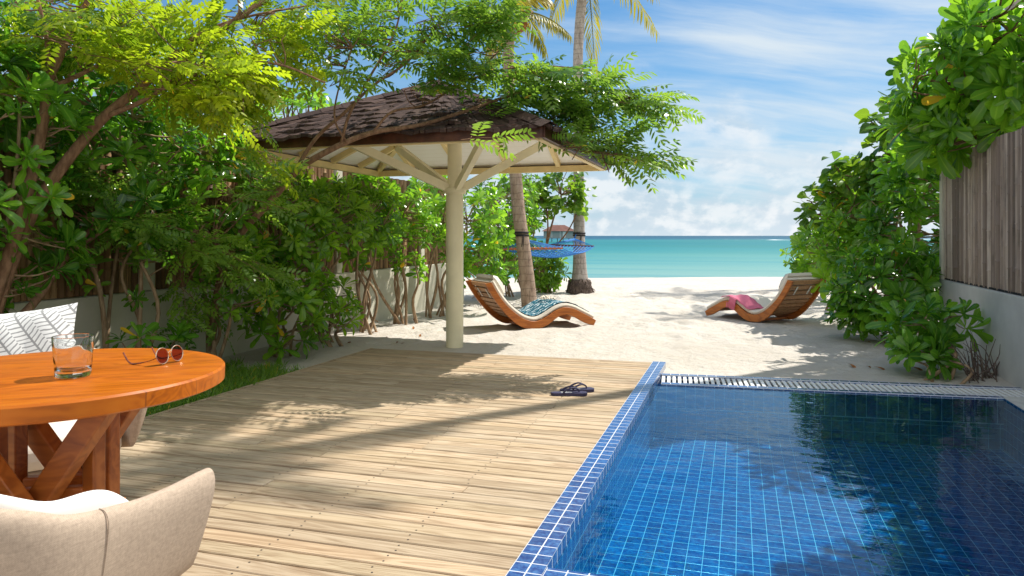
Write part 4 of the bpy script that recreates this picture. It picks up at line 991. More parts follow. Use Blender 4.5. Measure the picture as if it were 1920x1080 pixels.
def feather_leaves(mb, base, D, N, L, pairs=9, ll=0.055, lw=0.021, rnd=0.5):
    """one pinnate leaf: rachis with paired leaflets"""
    D = unit(D); N = unit(N-D*np.dot(N, D)); B = np.cross(D, N); t = (np.arange(pairs)+1.0)/pairs
    dr = rng.uniform(0.05, 0.35)
    c = base+D*(L*t)[:, None]-N*(L*dr*t*t)[:, None]
    tdir = unit(D[None]-N[None]*(2*dr*t)[:, None])
    Ps, Ds, Ns = [], [], []
    for s in (-1, 1):
        an = np.radians(rng.uniform(52, 66))
        d = tdir*np.cos(an)+B[None]*s*np.sin(an)-N[None]*rng.uniform(-0.05, 0.3)
        Ps.append(c); Ds.append(d+rng.normal(0, 0.09, d.shape)); Ns.append(np.repeat(N[None], pairs, 0)+rng.normal(0, 0.16, d.shape)+B[None]*s*-0.2)
    Ps.append(c[-1:]); Ds.append(tdir[-1:]); Ns.append(N[None])
    Ps = np.concatenate(Ps); n = len(Ps); sz = np.concatenate([0.75+0.4*np.sin(t*2.6)]*2+[[0.9]])
    rb = np.clip(rnd+rng.normal(0, 0.1, n), 0.01, 0.985); rb[rng.random(n) < 0.004] = 0.999
    lance2(mb, Ps, np.concatenate(Ds), np.concatenate(Ns), ll*sz, lw*sz, rb)
    return np.concatenate([base[None], c])
def lance2(mb, Pp, D, N, L, Wd, rnd):
    n = len(Pp); D = unit(D); N = unit(N-D*(N*D).sum(1)[:, None]); B = np.cross(D, N)
    f = [(0, 0), (.34, -.5), (.34, .5), (.72, -.42), (.72, .42), (1, 0)]
    vs = np.stack([Pp+D*(L*a)[:, None]+B*(Wd*b)[:, None]-N*(L*0.10*a*a)[:, None]+N*(abs(b)*Wd*0.2)[:, None] for a, b in f], 1).reshape(-1, 3)
    base = np.arange(n)[:, None]*6
    o = mb.n; mb.v.append(vs); mb.n += len(vs)
    q = (base[:, :, None]+np.array([(1, 2, 4, 3)])[None]).reshape(-1, 4)+o; t1 = np.concatenate([base+np.array([0, 2, 1]), base+np.array([3, 4, 5])])+o
    mb.f.extend(map(tuple, q.tolist())); mb.f.extend(map(tuple, t1.tolist())); mb.r.extend(list(rnd)+list(rnd)*2); mb.m.extend([mb.cur]*(3*n))
def feather_tree(name, label, base, limbs, blobs, leaf, bark='bark', group=None, ll=0.055, lw=0.021, conn=True, jit=1.0, rl=(0.16, 0.27), nlr=(5, 9)):
    """limbs: (points, r0, r1); blobs: (u, v, d, su, sv, sd, sprays, heading, tone) in the photograph's columns and rows at d metres"""
    root = thing(name, label, 'tree', base, group); tr = MB(); allp = []
    for pts, r0, r1 in limbs:
        c = catmull([np.asarray(p, float) for p in pts], 7); tr.tube(c, np.linspace(r0, r1, len(c)), 9, True); allp += [c_ for c_ in c[6:]]
    allp = np.array(allp); cr = Leaves(); tw = tr
    for (u, v, d, su, sv, sd, n, head, tone) in blobs:
        for _ in range(n):
            g = rng.normal(0, 0.55, 3); g = np.clip(g, -1.1, 1.1)
            p = P(u+g[0]*su, v+g[1]*sv, d+g[2]*sd)
            q = nearest(allp, p); out = p-q; ln = np.linalg.norm(out)
            hd = unit(unit(out+1e-6)*0.6+np.asarray(head)*0.9+rng.normal(0, 0.42, 3)*V3(1, 1, 0.45)*jit); sl = rng.uniform(0.28, 0.5)
            b0 = p-hd*sl*0.5; up = unit(V3(0, 0, 1)+rng.normal(0, 0.28*jit, 3)); sd_ = unit(np.cross(hd, up))
            if conn and ln < 1.6: stem_to(tw, q, b0, 0.0065, 0.0032, 0.1, 4, 3)
            tw.tube([b0, b0+hd*sl*0.5+V3(0, 0, 0.01), b0+hd*sl], [0.0035, 0.0025, 0.0015], 4, False)
            nl = rng.integers(*nlr); tn = np.clip(tone+rng.normal(0, 0.14), 0.02, 0.95)
            for i in range(nl):
                e = (i+0.4)/nl; s = 1 if i % 2 else -1; an = math.radians(rng.uniform(38, 66)*(1-0.55*e))
                dd = hd*math.cos(an)+sd_*s*math.sin(an)+V3(0, 0, rng.normal(0.10, 0.24*jit))
                feather_leaves(cr, b0+hd*sl*e, dd, up+rng.normal(0, 0.40*jit, 3), rng.uniform(*rl), int(rng.integers(6, 10)), ll, lw, tn)
    tr.build('trunk', M[bark], root, auto=0); cr.build('crown', M[leaf], root); return root

def frond(mb, base, head, L, droop, ll=0.5, n=34, rnd=0.5):
    head = unit(head); ts = np.linspace(0, 1, 14); pts = base+head*(L*ts)[:, None]*(1-0.12*droop*ts)[:, None]-V3(0, 0, 1)*(L*droop*ts**2)[:, None]
    t = np.linspace(0.14, 1, n); c = np.stack([np.interp(t, ts, pts[:, k]) for k in range(3)], 1); tg = unit(np.gradient(c, axis=0))
    sd = unit(np.cross(tg, V3(0, 0, 1))); nn = np.cross(sd, tg)
    for s in (-1, 1):
        a = np.radians(62-30*t)[:, None]
        D = tg*np.cos(a)+sd*s*np.sin(a)-V3(0, 0, 0.45)+rng.normal(0, 0.07, tg.shape)
        leaf_batch(mb, c, D, nn+sd*s*0.5, ll*(0.55+0.6*np.sin(np.pi*np.clip(t, 0.05, 0.95)))*rng.uniform(0.85, 1.1, n), 0.032, 'lance', 0.35, 0.5, np.clip(rnd+rng.normal(0, 0.15, n), 0.02, 0.88))
    mb.tube(pts, np.linspace(0.022, 0.005, 14), 6, False, 0.6)
def palm(label, path, radii, bark, nf, fl, heads=None, droop=(0.25, 0.75), roots=None, tone=0.55, strap=None, group='coconut palms'):
    base = np.asarray(path[0], float); root = thing('palm_tree', label, 'palm tree', base, group)
    c = np.array(catmull(path, 8)); s = np.linspace(0, 1, len(c)); rr = np.interp(s, np.linspace(0, 1, len(radii)), radii)
    q = MB(); q.tube(c, rr, 20, True); q.build('trunk', M[bark], root, auto=0)
    top = c[-1]; cr = Leaves()
    for i in range(nf):
        a = i*2.399+0.4; el_ = 0.9-1.35*(i/nf); h = V3(math.cos(a)*math.cos(el_), math.sin(a)*math.cos(el_), math.sin(el_))
        frond(cr, top+V3(0, 0, 0.05), h, fl*rng.uniform(0.8, 1.1), rng.uniform(*droop), fl*0.24, 34, tone+rng.normal(0, 0.14))
    cr.build('crown', M['leaf_p'], root)
    q = MB()
    for i in range(5):
        a = i*1.3; q.lathe([(0.001, -0.13), (0.07, -0.09), (0.095, 0), (0.07, 0.09), (0.001, 0.12)], top+V3(math.cos(a)*0.2, math.sin(a)*0.2, -0.16), 12)
    q.build('coconut_cluster', M['dry_leaf'], root)
    if roots is not None:
        rad, hgt = roots; q = MB(); g = np.random.default_rng(2)
        q.lathe([(rad*0.98, -0.1), (rad*1.0, 0.03), (rad*0.9, hgt*0.5), (rad*0.74, hgt*0.9), (rad*0.45, hgt)], base, 28)
        for i in range(420):
            a = g.uniform(0, 6.28); z = g.uniform(0.05, hgt); r = rad*(1.0-0.32*(z/hgt)); p = base+V3(math.cos(a)*r, math.sin(a)*r, z)
            e = p+V3(math.cos(a), math.sin(a), 0)*g.uniform(0.01, 0.05)+V3(g.normal(0, 0.02), g.normal(0, 0.02), -g.uniform(0.04, 0.11)); q.tube([p-V3(math.cos(a), math.sin(a), 0)*0.02, (p+e)/2+V3(math.cos(a), math.sin(a), 0)*0.018, e], [0.009, 0.008, 0.004], 4, False)
        q.build('root_mass', M['root'], root, auto=0)
    if strap is not None:
        zs = strap; i = int(np.abs(c[:, 2]-zs).argmin()); q = MB()
        for dz in (-0.025, 0.02):
            q = MB(); q.lathe([(rr[i]*1.0, -0.018), (rr[i]+0.016, -0.012), (rr[i]+0.016, 0.012), (rr[i]*1.0, 0.018)], c[i]+V3(0, 0, dz), 24); q.build('strap', M['rope_black'], root, auto=0)
        for k in range(2): q = MB(); q.tube([c[i]-FW*(rr[i]+0.012)+RT*(0.02+0.018*k)+V3(0, 0, -0.02), c[i]-FW*(rr[i]+0.014)+RT*(0.0+0.02*k)+V3(0, 0, -0.22-0.05*k)], 0.007, 5); q.build('strap_end', M['rope_black'], root, auto=0)
    return root, c
# ------------------------------------------------------------------ palms and the hammock
p1, c1_ = palm('ringed brown palm trunk leaning behind the left lounger', [P(993, 577, 12.5), P(988, 520, 12.5), P(981, 460, 12.5), P(973, 400, 12.55), P(966, 320, 12.6), P(957, 200, 12.7), P(953, 110, 12.8), P(959, 30, 12.8)],
     [0.135, 0.125, 0.115, 0.11, 0.105, 0.10, 0.095, 0.09], 'palm_bark2', 8, 1.35, strap=1.2+7/1386*12.5, tone=0.7)
p2, c2_ = palm('tall grey palm trunk with shaggy root base at the beach edge', [P(1087, 549, 15.6), P(1087, 505, 15.6), P(1086, 450, 15.6), P(1085, 340, 15.7), P(1084, 200, 15.7), P(1084, 100, 15.8), P(1090, 10, 15.8), P(1098, -60, 15.8)],
     [0.22, 0.15, 0.122, 0.112, 0.108, 0.105, 0.105, 0.10], 'palm_bark', 13, 2.1, roots=(0.27, 0.30), strap=1.2+4/1386*15.6, tone=0.75)
palm('very tall palm rising behind the garden wall at the right', [V3(3.32, 10.70, 0), V3(3.32, 10.70, 4), V3(3.30, 10.68, 8), V3(3.28, 10.66, 13)], [0.2, 0.13, 0.10, 0.085], 'palm_bark', 9, 1.3, tone=0.5)
palm('tall palm beyond the right shrubs near the shore', [RF(13.5, 21.6), RF(13.5, 21.6, 5), RF(13.4, 21.5, 10), RF(13.2, 21.4, 15.2)], [0.2, 0.14, 0.11, 0.10], 'palm_bark', 11, 2.1, tone=0.5)
palm('shorter palm hidden behind the right shrubs', [RF(9.1, 15.0), RF(9.1, 15.0, 3), RF(9.0, 15.0, 6), RF(9.0, 14.9, 9.2)], [0.18, 0.12, 0.10, 0.09], 'palm_bark', 10, 1.8, tone=0.5)

hk = thing('rope_hammock', 'blue rope hammock with wooden spreader bars slung between the palms', 'hammock', P(1045, 470, 13.8))
b1 = (P(943, 467, 13.2), P(1055, 465, 13.2)); b2 = (P(1028, 459, 14.9), P(1114, 462, 14.9))
q = MB(); q.tube([b1[0], b1[1]], 0.022, 10); q.build('spreader_bar', M['teak'], hk); q = MB(); q.tube([b2[0], b2[1]], 0.018, 10); q.build('spreader_bar', M['fascia'], hk)
q = MB(); nl_, nt_ = 15, 17
def hnet(s, t):
    a = b1[0]*(1-s)+b1[1]*s; b = b2[0]*(1-s)+b2[1]*s; p = a*(1-t)+b*t; sag = 0.20*4*t*(1-t)*(0.55+0.45*math.sin(math.pi*s)); return p-V3(0, 0, sag)
for i in range(nl_): q.tube([hnet(i/(nl_-1), t) for t in np.linspace(0, 1, 14)], 0.0085, 4, False)
for i in range(nt_):
    t = (i+0.5)/nt_; q.tube([hnet(s, t) for s in np.linspace(0, 1, 12)], 0.006, 4, False)
q.build('net', M['rope_blue'], hk, auto=0)
k1 = P(987, 449, 12.62); k2 = P(1077, 447, 15.42)
for b_, k_, kn in ((b1, k1, P(984, 437, 12.58)), (b2, k2, P(1080, 440, 15.46))):
    q = MB()
    for i in range(nl_): s = i/(nl_-1); q.tube([b_[0]*(1-s)+b_[1]*s, k_], 0.006, 4, False)
    q.tube([k_, kn], 0.012, 5); q.build('clew_cords', M['rope_blue'], hk, auto=0)

# ------------------------------------------------------------------ feather-leaved trees
d1 = 4.7
RTv = RT; UP_ = V3(0, 0, 1)
base1 = G(-40, 690, 0.0)
limb1 = [([P(-60, 720, 4.55), P(-10, 560, 4.6), P(40, 400, 4.65), P(75, 260, 4.7), P(92, 145, 4.7)], 0.042, 0.03),
         ([P(92, 150, 4.7), P(130, 65, 4.75), P(170, -10, 4.8), P(220, -120, 4.8)], 0.028, 0.012),
         ([P(90, 160, 4.7), P(40, 125, 4.65), P(-30, 95, 4.6)], 0.022, 0.012),
         ([P(92, 165, 4.7), P(150, 140, 4.8), P(200, 112, 4.9), P(260, 60, 5.0)], 0.018, 0.008),
         ([P(92, 145, 4.7), P(85, 60, 4.6), P(60, -40, 4.5)], 0.018, 0.008),
         ([P(-45, 700, 4.6), P(5, 540, 4.65), P(60, 400, 4.75), P(130, 295, 4.85), P(200, 215, 4.95), P(262, 165, 5.05), P(330, 102, 5.1), P(420, 52, 5.2), P(510, -10, 5.3)], 0.045, 0.02),
         ([P(200, 218, 4.95), P(270, 188, 4.9), P(350, 140, 4.9), P(430, 122, 4.95), P(520, 120, 5.0), P(610, 155, 5.1)], 0.018, 0.006),
         ([P(430, 48, 5.2), P(450, 20, 5.2), P(440, -30, 5.2)], 0.016, 0.01), ([P(330, 105, 5.1), P(380, 60, 5.2), P(470, 30, 5.3), P(580, 10, 5.4)], 0.014, 0.006)]
Hd = lambda r, f=0.0, z=0.0: RT*r+FW*f+UP_*z
Y_ = 0.66
blob1 = [(40, 40, 4.7, 80, 40, 0.5, 9, Hd(-0.2, 0, 0.1), 0.25), (170, 50, 4.8, 80, 40, 0.5, 14, Hd(0.4), 0.5), (280, 50, 5.0, 80, 40, 0.5, 15, Hd(0.6), 0.55), (390, 80, 5.0, 80, 40, 0.5, 13, Hd(0.7), Y_), (255, 120, 4.9, 70, 28, 0.4, 15, Hd(0.6, -0.2), Y_+0.1),
         (440, 140, 5.0, 70, 22, 0.5, 14, Hd(0.8, 0, 0.05), Y_+0.1), (440, 165, 5.2, 45, 16, 0.4, 9, Hd(0.7, 0, 0.08), Y_+0.12), (395, 200, 5.1, 55, 18, 0.4, 8, Hd(0.6, 0, 0), Y_+0.1), (520, 85, 5.3, 55, 24, 0.5, 8, Hd(0.8), Y_), (130, 95, 4.8, 80, 30, 0.4, 6, Hd(0.2, -0.1), 0.45),
         (490, 285, 5.4, 16, 8, 0.15, 2, Hd(0.7, 0, 0), Y_+0.1), (510, 20, 5.3, 70, 30, 0.6, 9, Hd(0.6), 0.55), (10, 165, 4.8, 60, 30, 0.3, 4, Hd(-0.2), 0.25), (340, 165, 5.0, 60, 26, 0.4, 9, Hd(0.6), Y_), (230, -40, 4.9, 220, 40, 0.8, 11, Hd(0.3), 0.45)]
feather_tree('feather_leaf_tree', 'yellow-green feathery tree with two slanting trunks at the far left', base1, limb1, blob1, 'leaf_y', ll=0.052, lw=0.021)
base1b = G(-30, 740, 0.0)
limb1b = [([P(-60, 760, 4.3), P(0, 640, 4.6), P(70, 560, 4.9), P(130, 475, 5.2), P(190, 410, 5.4), P(250, 360, 5.5)], 0.036, 0.012), ([P(130, 475, 5.2), P(200, 430, 5.4), P(270, 400, 5.6), P(330, 430, 5.8)], 0.014, 0.005), ([P(190, 410, 5.4), P(300, 420, 5.7), P(400, 450, 6.0)], 0.012, 0.005)]
blob1b = [(210, 370, 5.4, 75, 40, 0.4, 20, Hd(0.5, -0.2, -0.1), 0.45), (280, 420, 5.6, 50, 30, 0.4, 11, Hd(0.6, 0, -0.2), 0.5), (390, 460, 5.9, 45, 25, 0.3, 8, Hd(0.7, 0, -0.2), 0.7), (460, 500, 6.1, 35, 25, 0.3, 6, Hd(0.7, 0, -0.3), 0.7), (350, 560, 6.1, 40, 20, 0.3, 5, Hd(0.6, 0, -0.2), 0.4), (470, 375, 6.0, 40, 20, 0.3, 6, Hd(0.7, 0, -0.2), 0.7), (120, 330, 5.2, 70, 40, 0.4, 8, Hd(0.3), 0.35)]
feather_tree('feather_leaf_tree', 'low dark-stemmed feathery tree leaning over the cream wall behind the table', base1b, limb1b, blob1b, 'leaf_g', ll=0.048, lw=0.02)
base2 = G(395, 640, 0.0)
limb2 = [([P(395, 640, 6.40), P(415, 520, 6.40), P(450, 440, 6.30), P(505, 380, 6.25), P(560, 318, 6.20), P(625, 278, 6.10), P(700, 248, 6.19), P(790, 234, 6.33), P(880, 206, 6.52), P(980, 172, 6.75), P(1080, 160, 6.75), P(1190, 178, 6.75)], 0.040, 0.007),
         ([P(545, 335, 6.20), P(590, 262, 6.10), P(645, 212, 6.00), P(700, 160, 6.09), P(770, 110, 6.23), P(830, 30, 6.39)], 0.018, 0.007),
         ([P(640, 268, 6.10), P(655, 215, 6.01), P(690, 150, 6.01), P(740, 60, 6.14), P(760, -30, 6.20)], 0.014, 0.006),
         ([P(700, 247, 6.19), P(735, 210, 6.18), P(800, 195, 6.31), P(880, 150, 6.47), P(980, 125, 6.70), P(1100, 130, 6.70), P(1170, 150, 6.70)], 0.012, 0.005),
         ([P(800, 234, 6.36), P(900, 243, 6.38), P(1000, 250, 6.55), P(1090, 275, 6.55), P(1180, 300, 6.55)], 0.012, 0.004),
         ([P(650, 267, 6.10), P(628, 225, 6.00), P(634, 170, 5.95), P(660, 90, 5.93)], 0.010, 0.005),
         ([P(880, 150, 6.47), P(940, 90, 6.59), P(1000, 20, 6.75)], 0.010, 0.005)]
blob2 = [(680, 50, 6.1, 80, 40, 0.5, 11, Hd(0.5), 0.5), (780, 100, 6.15, 75, 26, 0.5, 11, Hd(0.8), 0.5), (850, 35, 6.15, 75, 30, 0.5, 12, Hd(0.7), 0.45), (880, 140, 6.4, 80, 20, 0.3, 13, Hd(0.9, 0, 0.05), 0.45), (1000, 140, 6.65, 65, 16, 0.3, 12, Hd(0.95), 0.5), (1100, 165, 6.7, 45, 14, 0.3, 10, Hd(1.0), 0.55), (1175, 185, 6.7, 24, 10, 0.2, 5, Hd(1.0), 0.55),
         (970, 185, 6.6, 55, 12, 0.22, 8, Hd(0.9, 0, 0), 0.45), (1040, 222, 6.6, 36, 10, 0.2, 5, Hd(0.95, 0, 0), 0.5), (1100, 262, 6.6, 34, 9, 0.2, 6, Hd(1.0, 0, 0), 0.5), (1185, 300, 6.6, 22, 8, 0.2, 7, Hd(1.0, 0, -0.02), 0.5), (1120, 285, 6.55, 30, 8, 0.2, 5, Hd(1.0, 0, -0.05), 0.5), (1060, 245, 6.5, 30, 8, 0.2, 4, Hd(1.0, 0, -0.05), 0.5), (1130, 275, 6.6, 25, 8, 0.2, 5, Hd(1.0, 0, 0), 0.5), (1205, 190, 6.7, 18, 9, 0.2, 5, Hd(1.0), 0.55), (1060, 195, 6.6, 40, 12, 0.25, 7, Hd(1.0), 0.5), (920, 50, 6.3, 45, 26, 0.4, 8, Hd(0.7), 0.5), (930, 215, 6.5, 40, 10, 0.2, 5, Hd(0.9), 0.45), (790, 155, 6.1, 50, 10, 0.25, 4, Hd(0.9), 0.4), (600, 75, 6.1, 50, 40, 0.5, 7, Hd(0.4), 0.6), (650, 140, 6.0, 40, 22, 0.4, 4, Hd(0.6), 0.5), (740, -20, 6.1, 170, 20, 0.6, 13, Hd(0.6), 0.5),
         (900, 258, 5.6, 10, 5, 0.05, 1, Hd(0.9, 0, -0.1), 0.6), (470, 330, 6.0, 30, 15, 0.2, 3, Hd(0.5), 0.7)]
feather_tree('feather_leaf_tree', 'feathery green tree with one long branch reaching over the shelter roof', base2, limb2, blob2, 'leaf_g', ll=0.078, lw=0.024, jit=0.85, rl=(0.24, 0.36), nlr=(4, 7))

# ------------------------------------------------------------------ left hedge: one shrub after another along the wall
HG = 'shrubs along the left wall'
def wb(x, y): return V3(x, y, 0)
hedge = [
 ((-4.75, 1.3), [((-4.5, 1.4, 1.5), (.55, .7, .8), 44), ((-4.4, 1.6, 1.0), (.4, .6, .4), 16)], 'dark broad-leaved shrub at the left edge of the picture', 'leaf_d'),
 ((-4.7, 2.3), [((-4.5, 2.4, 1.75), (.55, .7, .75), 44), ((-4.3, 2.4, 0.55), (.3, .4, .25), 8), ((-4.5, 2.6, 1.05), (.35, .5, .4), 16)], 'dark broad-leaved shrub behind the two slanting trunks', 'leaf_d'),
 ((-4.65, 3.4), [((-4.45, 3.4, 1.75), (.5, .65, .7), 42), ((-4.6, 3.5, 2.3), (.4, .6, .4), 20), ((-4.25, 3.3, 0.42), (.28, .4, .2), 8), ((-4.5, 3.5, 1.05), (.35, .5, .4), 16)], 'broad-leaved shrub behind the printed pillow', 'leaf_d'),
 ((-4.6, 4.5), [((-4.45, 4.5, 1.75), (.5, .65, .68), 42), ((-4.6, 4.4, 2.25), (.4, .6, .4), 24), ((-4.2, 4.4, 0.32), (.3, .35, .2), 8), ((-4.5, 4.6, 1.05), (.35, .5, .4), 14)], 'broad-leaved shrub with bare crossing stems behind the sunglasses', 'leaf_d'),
 ((-4.5, 5.5), [((-4.4, 5.5, 1.45), (.55, .6, .60), 44), ((-4.6, 5.3, 2.05), (.4, .6, .4), 30), ((-4.2, 5.5, 0.8), (.35, .45, .35), 16)], 'tangled broad-leaved shrub behind the grass strip', 'leaf_s'),
 ((-4.35, 6.4), [((-4.3, 6.35, 1.28), (.5, .55, .46), 44), ((-4.15, 6.2, 0.55), (.42, .45, .5), 34)], 'leafy shrub reaching the ground at the end of the grass', 'leaf_s'),
 ((-4.35, 7.2), [((-4.35, 7.2, 1.38), (.5, .5, .38), 34), ((-4.82, 7.0, 1.72), (.12, .9, .24), 20), ((-4.15, 6.95, 0.40), (.30, .35, .30), 14)], 'shrub with long bare stems and a few yellowed leaves under the shelter eave', 'leaf_s'),
 ((-4.4, 8.2), [((-4.45, 8.2, 1.42), (.45, .55, .38), 32), ((-4.5, 8.3, 1.15), (.35, .45, .35), 9)], 'shrub with bare stems in front of the cream wall', 'leaf_s'),
 ((-4.4, 9.2), [((-4.45, 9.2, 1.45), (.5, .6, .42), 34), ((-4.82, 8.9, 1.75), (.12, 1.1, .26), 24), ((-4.5, 9.3, 1.1), (.35, .45, .35), 9), ((-4.2, 9.1, 0.75), (.2, .3, .2), 5)], 'forked shrub beside the cream wall left of the post', 'leaf_s'),
 ((-4.35, 10.2), [((-4.35, 10.2, 1.55), (.5, .6, .55), 42)], 'shrub with thick slanting stems just left of the post', 'leaf_s'),
]
for (bx, by), bl, lab, lf in hedge:
    shrub('broad_leaf_shrub', lab, wb(bx, by), [(c, r_, int(n_*1.8)) for c, r_, n_ in bl], 13, 0.165, 0.056, lf, HG, stems=7)
far_left = [
 (G(905, 555), [(P(890, 420, 11.4), (.50, .6, .75), 60), (P(885, 500, 11.4), (.42, .5, .35), 24)], 'dense green shrub right of the cream post', 'leaf_s'),
 (G(950, 556), [(P(945, 400, 13.7), (.62, .6, .80), 72), (P(940, 490, 13.7), (.50, .5, .45), 40)], 'bushy green shrub behind the left lounger', 'leaf_s'),
 (G(985, 552), [(P(975, 375, 14.6), (.45, .6, .70), 48), (P(965, 480, 14.6), (.5, .5, .55), 42)], 'tall rosette shrub behind the leaning palm', 'leaf_s2'),
 (G(1015, 549), [(P(1018, 507, 15.6), (.45, .45, .40), 70)], 'low bright yellow-green bush between the two palms', 'leaf_s2'),
]
for b, bl, lab, lf in far_left: shrub('broad_leaf_shrub', lab, b, bl, 13, 0.20, 0.07, lf, HG, stems=6)
shrub('heart_leaf_tree', 'heart-leaved tree with yellowing leaves beside the grey palm trunk', G(1000, 545), [(P(1045, 360, 15.2), (.55, .6, .48), 46), (P(995, 385, 15.2), (.35, .5, .5), 30), (P(1083, 372, 15.2), (.20, .3, .30), 12)], 7, 0.15, 0.14, 'leaf_h', None, 'tree', 5, 0.03, 'bark', 'heart')
# trees beyond the left wall
bg = [((-6.2, 1.5), 2.6, 1.1, 'dark leafy tree behind the far left trunks', 'leaf_d'), ((-6.3, 4.2), 2.8, 1.15, 'leafy tree rising behind the wall above the table', 'leaf_s'), ((-6.2, 6.8), 2.55, 0.95, 'leafy tree behind the wall left of the shelter roof', 'leaf_s'), ((-6.3, 9.6), 2.5, 1.0, 'leafy tree behind the wall beyond the shelter', 'leaf_s')]
for (x, y), z, r, lab, lf in bg:
    shrub('broad_leaf_tree', lab, (x, y, 0), [((x+0.1, y, z), (r, r*1.25, r), 90), ((x, y+0.2, z-0.9), (r*0.8, r, 0.6), 30)], 13, 0.24, 0.085, lf, 'trees beyond the left wall', 'tree', 7, 0.04, 'bark')

# ------------------------------------------------------------------ right side
RG = 'shrubs along the right wall'
right = [
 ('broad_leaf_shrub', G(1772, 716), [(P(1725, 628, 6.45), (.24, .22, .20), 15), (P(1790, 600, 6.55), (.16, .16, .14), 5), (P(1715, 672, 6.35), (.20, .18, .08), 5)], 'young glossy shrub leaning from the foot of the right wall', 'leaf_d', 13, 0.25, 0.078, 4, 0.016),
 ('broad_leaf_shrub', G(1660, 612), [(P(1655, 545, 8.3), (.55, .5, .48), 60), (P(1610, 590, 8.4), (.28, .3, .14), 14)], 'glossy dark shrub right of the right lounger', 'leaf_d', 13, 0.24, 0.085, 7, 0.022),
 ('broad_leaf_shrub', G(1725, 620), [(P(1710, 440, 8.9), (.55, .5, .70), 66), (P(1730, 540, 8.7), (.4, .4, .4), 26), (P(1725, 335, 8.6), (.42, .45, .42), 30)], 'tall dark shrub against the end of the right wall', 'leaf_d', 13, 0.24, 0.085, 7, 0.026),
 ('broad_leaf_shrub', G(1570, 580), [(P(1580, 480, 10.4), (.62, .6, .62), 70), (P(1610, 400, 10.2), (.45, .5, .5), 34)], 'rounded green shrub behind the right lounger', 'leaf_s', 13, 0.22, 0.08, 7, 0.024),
 ('broad_leaf_shrub', G(1535, 553), [(P(1530, 482, 13.4), (.50, .5, .42), 56), (P(1580, 470, 13.8), (.6, .6, .6), 46)], 'sunlit shrub at the beach edge right of the sea', 'leaf_s2', 13, 0.22, 0.08, 6, 0.022),
]
for nm, b, bl, lab, lf, nl, L, Wd, ns, sr in right: shrub(nm, lab, b, bl, nl, L, Wd, lf, RG, stems=ns, stem_r=sr)
shrub('heart_leaf_tree', 'heart-leaved tree rising above the right shrubs against the sky', G(1690, 612), [(P(1600, 345, 10.4), (.55, .5, .42), 44), (P(1545, 385, 11.0), (.38, .4, .35), 20), (P(1665, 285, 9.8), (.42, .45, .6), 48), (P(1690, 220, 9.6), (.32, .4, .35), 20), (P(1700, 360, 9.6), (.5, .5, .5), 30)], 7, 0.16, 0.15, 'leaf_h', None, 'tree', 7, 0.035, 'bark', 'heart')
shrub('broad_leaf_tree', 'large glossy-leaved tree overhanging the weathered bamboo panel', (2.75, 7.4, 0), [(P(1765, 150, 7.0), (.40, .5, .38), 26), (P(1850, 150, 6.7), (.5, .5, .5), 34), (P(1890, 40, 6.5), (.42, .5, .40), 26), (P(1800, 245, 7.0), (.52, .45, .20), 20), (P(1910, 225, 6.6), (.35, .4, .22), 14), (P(1735, 245, 7.8), (.38, .4, .32), 24), (V3(3.1, 7.6, 2.6), (.6, .9, .8), 40)], 14, 0.30, 0.088, 'leaf_s', None, 'tree', 8, 0.03, 'bark', upb=0.5, over=2.3)
shrub('broad_leaf_tree', 'leafy tree behind the right wall beside the tall palm', (3.6, 10.2, 0), [((3.3, 10.3, 2.0), (.9, 1.0, .9), 70), ((3.5, 9.2, 2.6), (.7, .8, .6), 40)], 13, 0.26, 0.09, 'leaf_d', None, 'tree', 6, 0.035, 'bark')
shrub('broad_leaf_tree', 'glossy tree leaning over the right wall beside the pool', (2.9, 5.2, 0), [((2.65, 6.0, 2.9), (.6, .7, .85), 64), ((2.7, 4.9, 3.1), (.6, .7, .8), 60), ((2.6, 3.8, 2.8), (.5, .6, .7), 40), ((2.3, 5.4, 3.7), (.5, .6, .4), 24)], 13, 0.28, 0.095, 'leaf_d', None, 'tree', 7, 0.035, 'bark', over=2.3)
q = MB(); g = np.random.default_rng(9)
for i in range(38):
    b = G(1845+g.uniform(-35, 30), 712+g.uniform(-12, 8)); t = b+V3(g.normal(-0.03, 0.09), g.normal(0, 0.09), g.uniform(0.10, 0.36)); stem_to(q, b, t, 0.006, 0.002, -0.2, 4, 3)
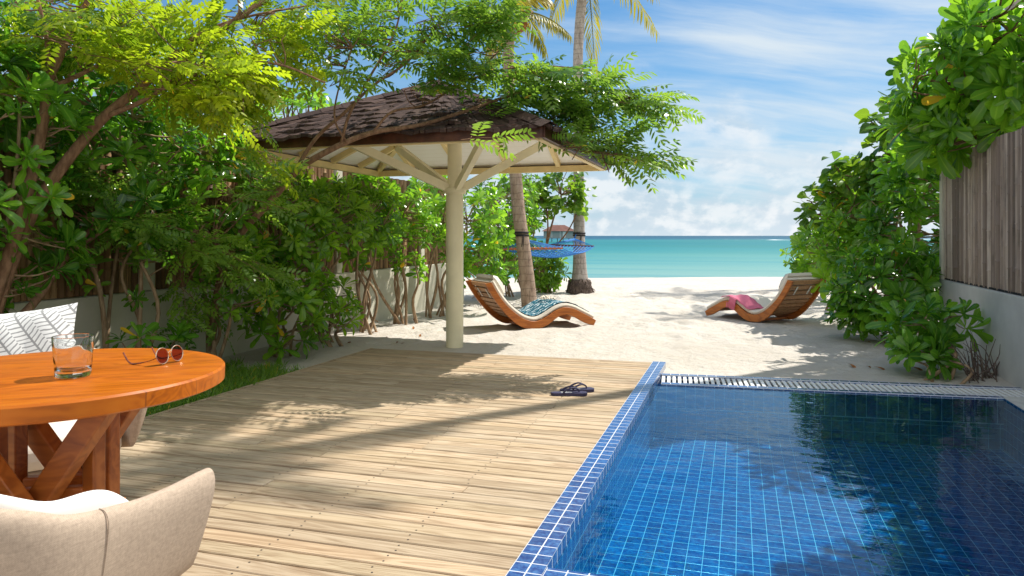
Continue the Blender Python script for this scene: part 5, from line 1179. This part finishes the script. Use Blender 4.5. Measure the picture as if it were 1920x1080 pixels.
tag(q.build('withered_plant', M['root'], None, auto=0), 'withered dark twiggy plant at the foot of the right wall', 'plant')

# ------------------------------------------------------------------ grass strip and fallen leaves
q = Leaves(); n = 36000; g = np.random.default_rng(21)
x = g.uniform(-4.75, -3.66, n); y = g.uniform(-0.5, 6.1, n); keep = (y < 5.95-0.35*np.abs(np.sin(x*7))) & (g.random(n) < np.clip((x+4.85)*1.6, 0.15, 1)); x, y = x[keep], y[keep]; n = len(x)
D = unit(np.stack([g.normal(0, 0.55, n), g.normal(0, 0.55, n), np.full(n, 0.8)], 1)); N = g.normal(0, 1, (n, 3))
L_ = g.uniform(0.04, 0.11, n)
rng_keep = rng; leaf_batch(q, np.stack([x, y, np.full(n, -0.012)], 1), D, N, L_, 0.0065, 'lance', g.uniform(0.1, 0.6, n), 0.2, np.clip(g.normal(0.45, 0.25, n), 0, 0.99))
structure(q.build('grass', M['grass'], None), 'stuff')
spots = [(868, 541), (845, 563), (775, 612), (700, 600), (640, 588), (1655, 640), (1650, 628), (1868, 700), (1880, 706), (600, 690), (540, 700), (660, 664)]
gs = random.Random(5)
spots += [(gs.uniform(600, 800), gs.uniform(592, 645)) for _ in range(12)]+[(gs.uniform(1590, 1760), gs.uniform(625, 690)) for _ in range(9)]+[(gs.uniform(880, 960), gs.uniform(556, 580)) for _ in range(5)]
q = Leaves(); leaf_batch(q, np.zeros((1, 3)), np.array([[1., 0, 0]]), np.array([[0, 0, 1.]]), 0.11, 0.05, 'spoon', 0.35, 0.5, np.array([0.5]))
f0 = None
for i, (u, v) in enumerate(spots):
    if f0 is None: f0 = q.build('fallen_leaf', M['dry_leaf']); o = f0
    else: o = f0.copy(); COL.objects.link(o)
    o.location = tuple(G(u, v, 0.022)); o.scale = (gs.uniform(0.5, 1.05),)*3; o.rotation_euler = (random.uniform(-0.2, 0.2), random.uniform(-0.1, 0.25), random.uniform(0, 6.28))
    tag(o, 'curled orange-brown fallen leaf lying on the sand near the shrubs', 'fallen leaf', 'fallen leaves on the sand')
